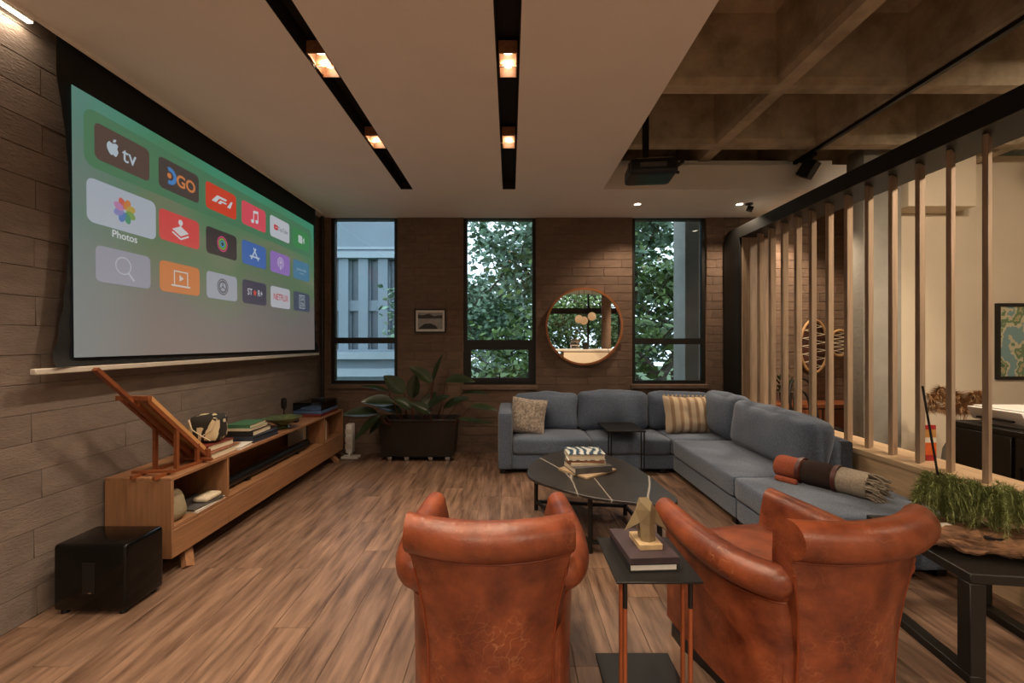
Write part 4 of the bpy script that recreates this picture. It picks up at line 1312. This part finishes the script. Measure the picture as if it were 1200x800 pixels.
# soundbar
sb = THING('soundbar', 'long black cylindrical soundbar inside the console', 'soundbar', (-2.12, 3.80, CZS))
MB().cyl((0, -.64, .05), (0, .62, .05), .042, 20).build('body', MATS['plastic_black'], sb, smooth=True)
for y in (-.4, .4):
    MB().box(-.04, .04, y - .02, y + .02, 0, .02).build('foot', MATS['plastic_black'], sb)
for y in (-.645, .625):
    MB().cyl((0, y - .005, .05), (0, y + .005, .05), .043, 20).build('end_cap', MATS['gloss_black'], sb, smooth=True)

# upright books inside the console
for i, (y, h, c, lab) in enumerate(((4.705, .22, 'cover_tan', 'rust-coloured'), (4.735, .20, 'cover_cream', 'cream'), (4.765, .23, 'cover_black', 'black'), (4.80, .215, 'cover_cream', 'slanted ivory'), (4.835, .19, 'cover_tan', 'short brown'))):
    t = THING('book', lab + ' upright book in the end compartment of the console', 'book', (-2.16, y, CZS), 0)
    MB().box(-.09, .09, -.011, -.008, 0, h).box(-.09, .09, .008, .011, 0, h).box(.087, .09, -.008, .008, 0, h).build('cover', MATS[c], t)
    MB().box(-.088, .086, -.008, .008, .003, h - .003).build('pages', MATS['paper'], t)
for i, (y, h, c, lab) in enumerate(((4.50, .2, 'cover_white', 'white'), (4.54, .215, 'cover_cream', 'cream-backed'), (4.58, .205, 'cover_grey', 'grey'))):
    t = THING('book', lab + ' upright book behind the soundbar', 'book', (-2.26, y, CZS), 0)
    MB().box(-.08, .08, -.012, -.009, 0, h).box(-.08, .08, .009, .012, 0, h).box(.077, .08, -.009, .009, 0, h).build('cover', MATS[c], t)
    MB().box(-.078, .076, -.009, .009, .003, h - .003).build('pages', MATS['paper'], t)

# first compartment: pale stone head and magazines
for i, (z, w_, d_, rz, c, lab) in enumerate(((0, .24, .28, 2, 'cover_white', 'lowest white magazine in the open compartment of the console'), (.012, .23, .27, -4, 'cover_grey', 'grey photo magazine on top in the open compartment of the console'))):
    book(lab, w_, d_, .012, (-2.14, 2.885, CZS + z), R(rz), c, 'paper', '-y', name='magazine')
t = MB()
m = rbox(.16, .15, .19, .06, 8, (0, 0, 0), .02, 9, 4)
m.v = [(x * (1 - .35 * max(0, z / .1)), y * (1 - .2 * max(0, z / .1)), z) for x, y, z in m.v]
m.xf(T(-2.12, 2.645, CZS + .097))
TAG(m.build('stone_ornament', MAT('stone_taupe', '8d8168', rough=.8, var=.2, scale=8, bump=.3), smooth=True), 'taupe rounded stone ornament in the open compartment of the console', 'ornament')
m = rbox(.10, .16, .035, .017, 6); m.xf(T(-2.08, 2.93, CZS + .042))
TAG(m.build('pale_dish', MATS['cover_cream'], smooth=True), 'small cream oval dish on the magazines in the console', 'dish')

# ---- table easel with board
ez = THING('table_easel', 'small dark wooden table easel holding a pale board on the console', 'easel', (-2.14, 2.76, CZ1), R(-4))
def eb(name, a, b, w, h, mat='easel_wood', up=(1, 0, 0)):
    return MB().bar(a, b, w, h, up).build(name, MATS[mat], ez)
b0_, b1_ = Vector((0, .13, .05)), Vector((0, -.51, .68))
dirv = (b1_ - b0_).normalized(); nrm = Vector((0, -dirv.z, dirv.y)) * -1
if nrm.z < 0: nrm = -nrm
eb('mast', b0_ + nrm * -.02, b1_ + nrm * -.02, .02, .03)
for x in (-.07, .07):
    eb('side_rail', b0_ + Vector((x, 0, 0)) - nrm * .005, b0_ + dirv * .62 + Vector((x, 0, 0)) - nrm * .005, .02, .022)
eb('rest_bar', b0_ + Vector((-.09, 0, 0)) + nrm * .01, b0_ + Vector((.09, 0, 0)) + nrm * .01, .03, .05, up=(0, 0, 1))
eb('top_bar', b0_ + dirv * .62 + Vector((-.10, 0, 0)), b0_ + dirv * .62 + Vector((.10, 0, 0)), .025, .025, up=(0, 0, 1))
bo = MB().bar(b0_ + dirv * .03 + nrm * .022, b0_ + dirv * .60 + nrm * .022, .15, .022, (0, dirv.z, -dirv.y))
bo.build('board', MATS['canvas_board'], ez)
for x in (-.07, .07):
    eb('prop', (x, -.10, .012), (x, -.10, .27), .02, .02, up=(0, 1, 0))
    eb('prop', (x, .06, .012), (x, .06, .135), .02, .02, up=(0, 1, 0))
    eb('base_rail', (x, -.26, .008), (x, .22, .008), .022, .016)
eb('cross_rail', (-.12, -.20, .024), (.12, -.16, .024), .02, .016, up=(0, 0, 1))
eb('cross_rail', (-.12, .12, .024), (.14, .10, .024), .02, .016, up=(0, 0, 1))

# ---- books and boxes along the console top
book('thick rust-coloured book at the bottom under the patterned cube', .24, .34, .05, (-2.155, 3.06, CZ1), R(2), 'cover_tan', 'paper', '-y')
book('dark brown book directly under the patterned cube', .22, .26, .045, (-2.17, 3.05, CZ1 + .05), R(-3), 'cover_red', 'paper', '-y')
def print_mat():
    m = MAT('leaf_print', '2a241e', rough=.8, var=.1, scale=10, bump=.2, bscale=120)
    N, L = m.node_tree.nodes, m.node_tree.links; P = N['Principled BSDF']
    tc = [n for n in N if n.type == 'TEX_COORD'][0]
    vo = N.new('ShaderNodeTexVoronoi'); vo.feature = 'DISTANCE_TO_EDGE'; vo.inputs['Scale'].default_value = 11.5
    mp = N.new('ShaderNodeMapping'); mp.inputs['Scale'].default_value = (1, 1, .55); mp.inputs['Rotation'].default_value = (R(35), R(20), 0)
    nz = N.new('ShaderNodeTexNoise'); nz.inputs['Scale'].default_value = 9
    ad = N.new('ShaderNodeVectorMath'); ad.operation = 'MULTIPLY_ADD'; ad.inputs[1].default_value = (.06, .06, .06)
    L.new(tc.outputs['Object'], nz.inputs['Vector']); L.new(nz.outputs['Color'], ad.inputs[0]); L.new(tc.outputs['Object'], ad.inputs[2])
    L.new(ad.outputs[0], mp.inputs['Vector']); L.new(mp.outputs[0], vo.inputs['Vector'])
    r = N.new('ShaderNodeValToRGB'); r.color_ramp.interpolation = 'CONSTANT'
    e = r.color_ramp.elements; e[0].color = S('231d18'); e[1].position = .13; e[1].color = S('cdbd9b')
    L.new(vo.outputs['Distance'], r.inputs['Fac']); L.new(r.outputs[0], P.inputs['Base Color'])
    return m
pc = THING('patterned_cube', 'black and cream leaf-print fabric cube on a pile of books', 'box', (-2.17, 3.07, CZ1 + .095), R(14))
m = rbox(.19, .19, .185, .03, 8, (.008, .008, .008)); m.xf(T(0, 0, .094)); m.build('body', print_mat(), pc, smooth=True)
pip = MATS['cover_cream']
for sg in (-1, 1):
    MB().tube([(sg * .088, -.092, .17), (sg * .06, -.101, .10), (0, -.1045, .055), (-sg * .05, -.101, .02)], .004, 6).build('trim_cord', pip, pc, smooth=True)
book('thin grey book spread beside the patterned cube on the console', .17, .2, .02, (-2.11, 3.27, CZ1), R(8), 'cover_white', 'paper', '-y')
book('large navy book, lowest of the pile with the green book', .26, .36, .05, (-2.17, 3.575, CZ1), R(-2), 'cover_navy', 'cover_navy', '-y')
book('black book in the middle of the pile with the green book', .23, .29, .045, (-2.18, 3.55, CZ1 + .05), R(3), 'cover_black', 'paper', '-y')
book('pink-striped book below the green one on the console', .20, .26, .02, (-2.18, 3.53, CZ1 + .095), R(0), 'cover_cream', 'paper', '-y')
book('green book on top of the navy and black books', .19, .25, .03, (-2.18, 3.53, CZ1 + .115), R(2), 'cover_green', 'paper', '-y')
bw = THING('leaf_bowl', 'shallow green leaf-shaped bowl on the console', 'bowl', (-2.12, 3.98, CZ1))
MB().lathe([(.05, 0), (.06, .01), (.04, .03), (.10, .065), (.16, .10), (.165, .105), (.155, .105), (.09, .072), (.0, .05)], n=28).build('dish', MAT('bowl_green', '3c4a35', rough=.35, var=.4, scale=14, col2='66734f'), bw, smooth=True)
mc = THING('desk_microphone', 'small black desk microphone on a stand on the console', 'microphone', (-2.27, 4.28, CZ1))
MB().lathe([(.05, 0), (.055, .008), (.02, .016), (.006, .02), (.006, .14)], n=16).build('stand', MATS['plastic_black'], mc, smooth=True)
MB().lathe([(.012, .13), (.026, .15), (.028, .20), (.024, .235), (.01, .245)], n=16).build('head', MATS['plastic_black'], mc, smooth=True)
MB().box(.04, .14, -.03, .03, 0, .03).build('receiver_box', MATS['plastic_black'], mc, bevel=.004, seg=1)
book('large red book under the clear-lidded record player', .31, .48, .03, (-2.18, 4.80, CZ1), R(0), 'cover_red', 'cover_red', '-y')
rp_ = THING('record_player', 'record player under a clear acrylic dust cover on the console', 'record player', (-2.18, 4.80, CZ1 + .03))
MB().box(-.15, .15, -.22, .22, 0, .035).build('plinth', MAT('player_blue', '4b6690', rough=.4, var=.1), rp_, bevel=.005)
MB().lathe([(.0, .035), (.135, .035), (.135, .047), (0, .047)], (0, -.05, 0), 28).build('platter', MAT('platter_blue', '8fa3bd', rough=.3, var=.05), rp_, smooth=True)
MB().bar((.1, .17, .06), (.04, -.02, .055), .008, .008).build('tonearm', MATS['chrome'], rp_)
lid = MB()
for b in ((-.152, .152, -.222, -.218), (-.152, .152, .218, .222), (-.152, -.148, -.218, .218), (.148, .152, -.218, .218)):
    lid.box(b[0], b[1], b[2], b[3], .036, .115)
lid.box(-.152, .152, -.222, .222, .115, .119).build('dust_cover', MATS['clear_acrylic'], rp_)
MB().box(-.05, .05, -.02, .09, .119, .139).build('remote_pad', MATS['plastic_black'], rp_, bevel=.005)

# white heater beside the console
ht = THING('white_panel_heater', 'slim white upright heater on feet beside the end of the console', 'heater', (-1.94, 5.20, 0))
MB().box(-.05, .03, -.05, .05, .05, .40).build('body', MATS['plastic_white'], ht, bevel=.01)
for k in range(3):
    MB().box(-.052 + .0, -.05 + .082, -.052, -.05, .10 + .09 * k, .16 + .09 * k).build('louvre', MATS['alu_white'], ht)
for y in (-.04, .04):
    MB().bar((-.08, y - .05, .012), (.12, y - .06, .012), .03, .024).bar((0, y, .05), (0, y - .04, .02), .03, .03).build('foot', MATS['plastic_white'], ht)

# ================================================================== PLANT
pt = THING('potted_rubber_plant', 'large-leaved dark green plant in a dark rectangular planter on casters', 'potted plant', (-1.08, 5.10, 0))
def pot():
    m = MB()
    def rr(hx, hy, z): return [(-hx, -hy, z), (hx, -hy, z), (hx, hy, z), (-hx, hy, z)]
    m.rings([rr(.42, .14, .07), rr(.455, .165, .47), rr(.465, .175, .475), rr(.465, .175, .50), rr(.43, .145, .50), rr(.43, .145, .45)])
    return m
pot().build('planter_box', MATS['pot_dark'], pt, bevel=.006)
MB().box(-.42, .42, -.135, .135, .44, .452).build('soil', MATS['soil'], pt)
MB().box(-.40, .40, -.13, .13, .055, .07).build('tray', MATS['black_metal'], pt)
for x in (-.34, -.14, .14, .34):
    MB().cyl((x, -.08, .028), (x + .0, -.055, .028), .027, 12).box(x - .012, x + .012, -.09, -.05, .03, .056).build('caster', MATS['chrome'], pt, smooth=True)
def leaf(b, t, w, cup, droop, lift):
    """blade from its base b to its tip t; lift = direction its face looks"""
    b = Vector(b); t = Vector(t); d = t - b; l = d.length; d.normalize()
    s = d.cross(Vector(lift)).normalized(); n = s.cross(d).normalized()
    m = MB(); rows = []
    NR = 10
    for i in range(NR + 1):
        u = i / NR
        wd = w * math.sin(PI * min(1, u * .96 + .02) ** .85) ** .8 * (1 - .15 * u)
        c = b + d * l * u - n * droop * l * u * u
        row = []
        for j in range(7):
            k = -1 + j / 3
            row.append(c + s * wd * k * .5 + n * cup * wd * (k * k) * .5 - n * .006 * (1 if j == 3 else 0))
        rows.append(row)
    m.grid(rows)
    return m
def px(x, y, Y): return Vector(((x - 598) * Y / 500 + 1.08, Y - 5.10, 1.4 + (400 - y) * Y / 500))
LV = [  # stem foot offset, leaf base px, tip px, depth base, depth tip, width, droop
    (.10, (508, 446), (518, 415), 5.12, 5.18, .16, .02, (-.8, -.5, .2)), (.08, (506, 448), (481, 428), 5.02, 4.95, .20, .10, (.2, -.6, .8)),
    (-.15, (474, 460), (450, 440), 4.92, 4.85, .22, .05, (.3, -.8, .6)), (-.06, (483, 466), (487, 438), 4.98, 4.95, .18, .0, (-.1, -1, .2)),
    (-.20, (456, 459), (424, 448), 5.1, 5.0, .13, .15, (0, -.3, 1)), (-.2, (462, 472), (424, 468), 4.85, 4.72, .22, .10, (0, -.6, .9)),
    (-.26, (442, 484), (402, 482), 4.8, 4.7, .20, .12, (0, -.5, .9)), (-.24, (446, 486), (414, 514), 4.75, 4.65, .16, .08, (-.5, -.6, .5)),
    (.0, (500, 478), (524, 461), 4.92, 4.85, .19, .15, (-.2, -.5, .9)), (.2, (522, 446), (555, 441), 5.05, 5.0, .20, .22, (.1, -.5, .9)),
    (.22, (541, 461), (572, 457), 5.12, 5.1, .12, .18, (0, -.3, 1)), (.26, (551, 476), (584, 477), 5.05, 5.0, .14, .15, (0, -.4, 1)),
    (.28, (537, 490), (578, 500), 4.9, 4.8, .12, -.1, (.1, -.3, 1)), (-.05, (482, 478), (462, 466), 4.9, 4.8, .18, .1, (0, -.6, .8)),
    (-.1, (470, 485), (440, 470), 4.95, 5.1, .2, .15, (0, -.3, 1)), (.05, (495, 480), (510, 458), 5.05, 5.12, .18, .1, (0, -.8, .5)),
    (-.22, (452, 486), (432, 508), 4.86, 4.8, .14, .05, (-.4, -.6, .5)), (.12, (505, 484), (480, 470), 4.84, 4.74, .16, .12, (0, -.6, .8)),
    (.5 - .28, (520, 478), (545, 462), 4.9, 4.78, .15, .2, (0, -.6, .8))]
for i, (fx, b, t_, yb, yt, w_, dr, lf) in enumerate(LV):
    bb, tt = px(*b, yb), px(*t_, yt)
    leaf(bb, tt, w_, .25, dr, lf).build('leaf', MATS['leaf_green'], pt, smooth=True)
    f0 = Vector((fx, .03 * ((i % 3) - 1), .45))
    MB().tube(crom([f0, f0 * .4 + bb * .6 + Vector((0, 0, -.03)) - Vector((0, 0, .05)), bb], 5, False), [.011 - .0005 * k for k in range(11)], 6).build('stem', MATS['leaf_stem'], pt, smooth=True)

# ================================================================== WALL THINGS
mi = THING('round_mirror', 'round wall mirror with thin wooden rim on the brick wall', 'mirror', (.929, YB - .004, 1.589))
mi.rotation_euler = (R(.7), 0, 0)
mm = bpy.data.materials.new('mirror_glass'); mm.use_nodes = True
P = mm.node_tree.nodes['Principled BSDF']; P.inputs['Metallic'].default_value = 1; P.inputs['Roughness'].default_value = 0; P.inputs['Base Color'].default_value = (.93, .93, .9, 1)
rs = []
for k in range(64):
    a = 2 * PI * k / 64; c_, s_ = math.cos(a), math.sin(a)
    rs.append([(c_ * .486, -.002, s_ * .486), (c_ * .486, -.05, s_ * .486), (c_ * .462, -.05, s_ * .462), (c_ * .462, -.002, s_ * .462)])
MB().rings(rs, close=True).build('rim', MATS['mirror_wood'], mi, smooth=True)
gl = [(math.cos(2 * PI * k / 64) * .463, -.03, math.sin(2 * PI * k / 64) * .463) for k in range(64)]
MB().add(gl, [tuple(range(64))]).build('glass', mm, mi)

fp = THING('framed_photo', 'small black-framed black and white landscape photo between the windows', 'picture', (-1.01, YB - .004, 1.66))
m = MB(); w_, h_, t_ = .20, .152, .018
m.box(-w_, w_, -.025, 0, h_ - t_, h_).box(-w_, w_, -.025, 0, -h_, -h_ + t_).box(-w_, -w_ + t_, -.025, 0, -h_ + t_, h_ - t_).box(w_ - t_, w_, -.025, 0, -h_ + t_, h_ - t_).build('frame', MATS['black_frame'], fp)
MB().box(-w_ + t_, w_ - t_, -.012, -.002, -h_ + t_, h_ - t_).build('mat_board', MATS['plastic_white'], fp)
def pf(name, pts, col, lay):
    MB().add([(x, -.012 - .0008 * lay, z) for x, z in pts], [tuple(range(len(pts)))]).build(name, MAT('photo_' + col, col, rough=.6, var=.15, scale=15), fp)
pf('photo_print', [(-.155, -.105), (.155, -.105), (.155, .105), (-.155, .105)], '9a9a98', 1)
pf('photo_print', [(-.155, .03), (.155, .03), (.155, .075), (.05, .06), (-.02, .09), (-.1, .07), (-.155, .08)], '3a3a3a', 2)
pf('photo_print', [(-.155, -.105), (.10, -.105), (.07, -.06), (.0, -.03), (-.07, -.035), (-.12, -.07)], '2b2b2b', 2)

# ================================================================== BEHIND THE SLATS
sd = THING('sideboard', 'dark wooden sideboard against the brick wall behind the slats', 'sideboard', (3.66, 5.19, 0))
MB().box(-.55, .55, -.2, .2, .62, .66).build('top', MATS['easel_wood'], sd)
MB().box(-.53, .53, -.18, .18, .1, .62).build('body', MAT('walnut_dark', '3a2418', rough=.5, var=.2, scale=4, stretch=(8, 1, 1)), sd)
for x in (-.265, .265):
    MB().box(x - .25, x + .25, -.195, -.181, .12, .6).build('door', MATS['easel_wood'], sd)
for x in (-.48, .48):
    for y in (-.14, .14):
        MB().box(x - .02, x + .02, y - .02, y + .02, 0, .1).build('leg', MATS['black_metal'], sd)
def hoop(loc, rx, rz, label):
    t = THING('woven_hoop', label, 'wall hanging', loc)
    pts = [(rx * math.cos(2 * PI * k / 36), 0, rz * math.sin(2 * PI * k / 36)) for k in range(36)]
    MB().tube(pts, .016, 8, close=True).build('rim', MAT('hoop_cane', 'b08a5c', rough=.6, var=.3, scale=14), t, smooth=True)
    MB().add([(x * .97, .012, z * .97) for x, _, z in pts], [tuple(range(36))]).build('hide', MAT('hoop_hide', '4a2a1e', rough=.8, var=.35, scale=9), t)
    n = 12; m = MB()
    for k in range(n):
        z0 = rz * (-.9 + 1.8 * k / n); z1 = rz * (-.9 + 1.8 * (k + 1) / n); sg = 1 if k % 2 else -1
        m.tube([(sg * rx * math.sqrt(max(0, 1 - (z0 / rz) ** 2)) * .9, -.004, z0), (-sg * rx * math.sqrt(max(0, 1 - (z1 / rz) ** 2)) * .9, -.004, z1)], .004, 5)
    m.build('lacing', MATS['cover_cream'], t)
hoop((3.80, YB - .06, 1.34), .17, .33, 'tall oval laced hoop with dark hide on the brick wall')
hoop((4.12, YB - .06, 1.38), .12, .16, 'smaller round laced hoop beside the tall oval one')
ch = THING('black_chair', 'black bentwood chair standing behind the slats', 'chair', (3.385, 4.70, 0), R(20))
MB().lathe([(.001, .43), (.21, .43), (.22, .445), (.21, .46), (.001, .465)], n=24).build('seat', MATS['black_metal'], ch, smooth=True)
MB().tube(crom([(-.19, .12, .45), (-.2, .17, .75), (-.12, .20, .95), (.12, .20, .95), (.2, .17, .75), (.19, .12, .45)], 6, False), .014, 8).build('backrest', MATS['black_metal'], ch, smooth=True)
MB().tube(crom([(-.11, .16, .45), (-.12, .18, .7), (-.06, .2, .82), (.06, .2, .82), (.12, .18, .7), (.11, .16, .45)], 5, False), .011, 8).build('back_loop', MATS['black_metal'], ch, smooth=True)
for x in (-1, 1):
    for y in (-1, 1):
        MB().cyl((x * .15, y * .15, .44), (x * .19, y * .19, 0), .016, 10, .012).build('leg', MATS['black_metal'], ch, smooth=True)
pl_ = THING('trailing_plant', 'small leafy pot plant on the sideboard behind the slats', 'potted plant', (3.34, 5.17, .66))
MB().lathe([(.06, 0), (.075, .12), (.07, .12), (.06, .10)], n=18).build('pot', MATS['pot_dark'], pl_, smooth=True)
rg = random.Random(4); m = MB()
for k in range(70):
    a = rg.uniform(0, 2 * PI); e = rg.uniform(-.3, 1.2); r = rg.uniform(.05, .2)
    p = Vector((r * math.cos(a) * math.cos(e), r * math.sin(a) * math.cos(e), .14 + r * math.sin(e)))
    d = p.normalized() * .05; u = d.cross(Vector((0, .3, 1))).normalized() * .018
    m.add([p, p + d * .5 + u, p + d, p + d * .5 - u], [(0, 1, 2, 3)])
f = m.build('foliage', MATS['leaf_green'], pl_); f['kind'] = 'stuff'

cab = THING('black_cabinet', 'black low cabinet under the printer behind the slats', 'cabinet', (3.66, 2.2, 0))
MB().box(0, .6, 0, 1.33, .06, .72).build('body', MATS['plastic_black'], cab)
MB().box(-.02, .62, -.02, 1.35, .72, .75).build('top', MATS['black_metal'], cab, bevel=.003, seg=1)
for y in (0.0, .45, .9):
    d = MB().box(-.018, 0, y + .004, y + .426, .08, .70).build('door', MATS['plastic_black'], cab, bevel=.002, seg=1)
    MB().box(-.03, -.018, y + .39, y + .405, .35, .50).build('handle', MATS['black_metal'], d)
pr = THING('printer', 'white desktop printer on the black cabinet', 'printer', (3.94, 3.28, .75))
m = MB().prism([(-.24, -.19), (.2, -.19), (.2, .19), (-.24, .19)], .03, .13)
m.v = [(x + (.05 if z < .05 and x < 0 else 0), y, z) for x, y, z in m.v]
m.build('body', MATS['plastic_white'], pr, bevel=.012, seg=2)
MB().box(-.15, .18, -.16, .16, 0, .03).build('base', MATS['alu_white'], pr)
MB().box(-.20, .18, -.17, .17, .13, .142).build('lid', MATS['plastic_white'], pr, bevel=.004, seg=1)
MB().box(-.228, -.2, -.12, .12, .045, .06).build('paper_slot', MATS['plastic_black'], pr)
m = MB().box(.16, .172, -.13, .13, .13, .32); m.xf(T(.16, 0, .13) @ RY(R(12)) @ T(-.16, 0, -.13)); m.build('paper_tray', MATS['plastic_white'], pr)
MB().box(-.02, 0, -.1, .1, 0, .012).build('front_strip', MATS['cover_tan'], pr)

mp_ = THING('framed_map', 'framed map print with green and blue land shapes on the beige wall', 'picture', (5.62, 4.60, 1.40))
w_, h_, t_ = .40, .41, .035
m = MB().box(-w_, w_, -.03, 0, h_ - t_, h_).box(-w_, w_, -.03, 0, -h_, -h_ + t_).box(-w_, -w_ + t_, -.03, 0, -h_ + t_, h_ - t_).box(w_ - t_, w_, -.03, 0, -h_ + t_, h_ - t_)
m.build('frame', MATS['black_frame'], mp_)
def map_mat():
    m = MAT('map_print', 'b8b79c', rough=.6, var=.05, scale=5)
    N, L = m.node_tree.nodes, m.node_tree.links; P = N['Principled BSDF']
    tc = [n for n in N if n.type == 'TEX_COORD'][0]
    nz = N.new('ShaderNodeTexNoise'); nz.inputs['Scale'].default_value = 5.5; nz.inputs['Detail'].default_value = 8
    L.new(tc.outputs['Object'], nz.inputs['Vector'])
    r = N.new('ShaderNodeValToRGB'); r.color_ramp.interpolation = 'CONSTANT'; e = r.color_ramp.elements
    e[0].color = S('7fa0a0'); e[1].position = .47; e[1].color = S('c9c4a6')
    for p, c_ in ((.53, '6f8a66'), (.60, 'b5ab84'), (.64, '557255')):
        k = e.new(p); k.color = S(c_)
    L.new(nz.outputs['Fac'], r.inputs['Fac']); L.new(r.outputs[0], P.inputs['Base Color'])
    return m
MB().box(-w_ + t_, w_ - t_, -.012, -.002, -h_ + t_, h_ - t_).build('map_sheet', map_mat(), mp_)

pg = THING('dried_pampas', 'dried beige pampas plumes in a dark vase behind the slats', 'dried grass', (4.12, 3.93, -.0))
MB().lathe([(.09, 0), (.12, .2), (.10, .4), (.06, .50), (.07, .54), (.055, .54)], n=20).build('vase', MATS['concrete_grey'], pg, smooth=True)
rg = random.Random(12); m = MB(); s_ = MB()
for k in range(12):
    a = rg.uniform(0, 2 * PI); r = rg.uniform(.1, .2)
    pts = crom([(0, 0, .45), (r * .4 * math.cos(a), r * .4 * math.sin(a), .74), (r * math.cos(a), r * .6 * math.sin(a), .88 + rg.uniform(-.1, .1)), (r * 1.5 * math.cos(a), r * .7 * math.sin(a), .84 + rg.uniform(-.1, .1))], 6, False)
    s_.tube(pts, .002, 4)
    for p in pts[7:]:
        for q in range(60):
            d = Vector((rg.uniform(-1, 1), rg.uniform(-1, 1), rg.uniform(-1, .3))).normalized() * rg.uniform(.04, .09)
            u = d.cross(Vector((.3, .5, .8))).normalized() * .003
            m.add([p - u, p + u, p + d], [(0, 1, 2)])
pm = MAT('pampas_beige', 'b08c66', rough=1, var=.3, scale=20)
s_.build('stalks', pm, pg); f = m.build('plumes', pm, pg); f['kind'] = 'stuff'

pk = THING('printed_pouch', 'red, white and orange printed pouch standing on the timber ledge', 'pouch', (2.93, 2.99, LZ))
def pr_ring(z, w_, d_): return [(-w_, -d_, z), (w_, -d_, z), (w_, d_, z), (-w_, d_, z)]
Z_ = [(0, 'pouch_red', 'a2262a'), (.04, 'pouch_orange', 'd0602c'), (.125, 'pouch_white', 'd8d2c4'), (.16, 'pouch_yellow', 'b98a4a'), (.215, 'pouch_red', 'a2262a'), (.245, '', '')]
for (z0, n_, c_), (z1, _, _) in zip(Z_[:-1], Z_[1:]):
    MB().rings([pr_ring(z0, .036 + .04 * z0, .022 - .06 * z0), pr_ring(z1, .036 + .04 * z1, .022 - .06 * z1)]).build('printed_band', MAT(n_, c_, rough=.5, var=.15, scale=25), pk)
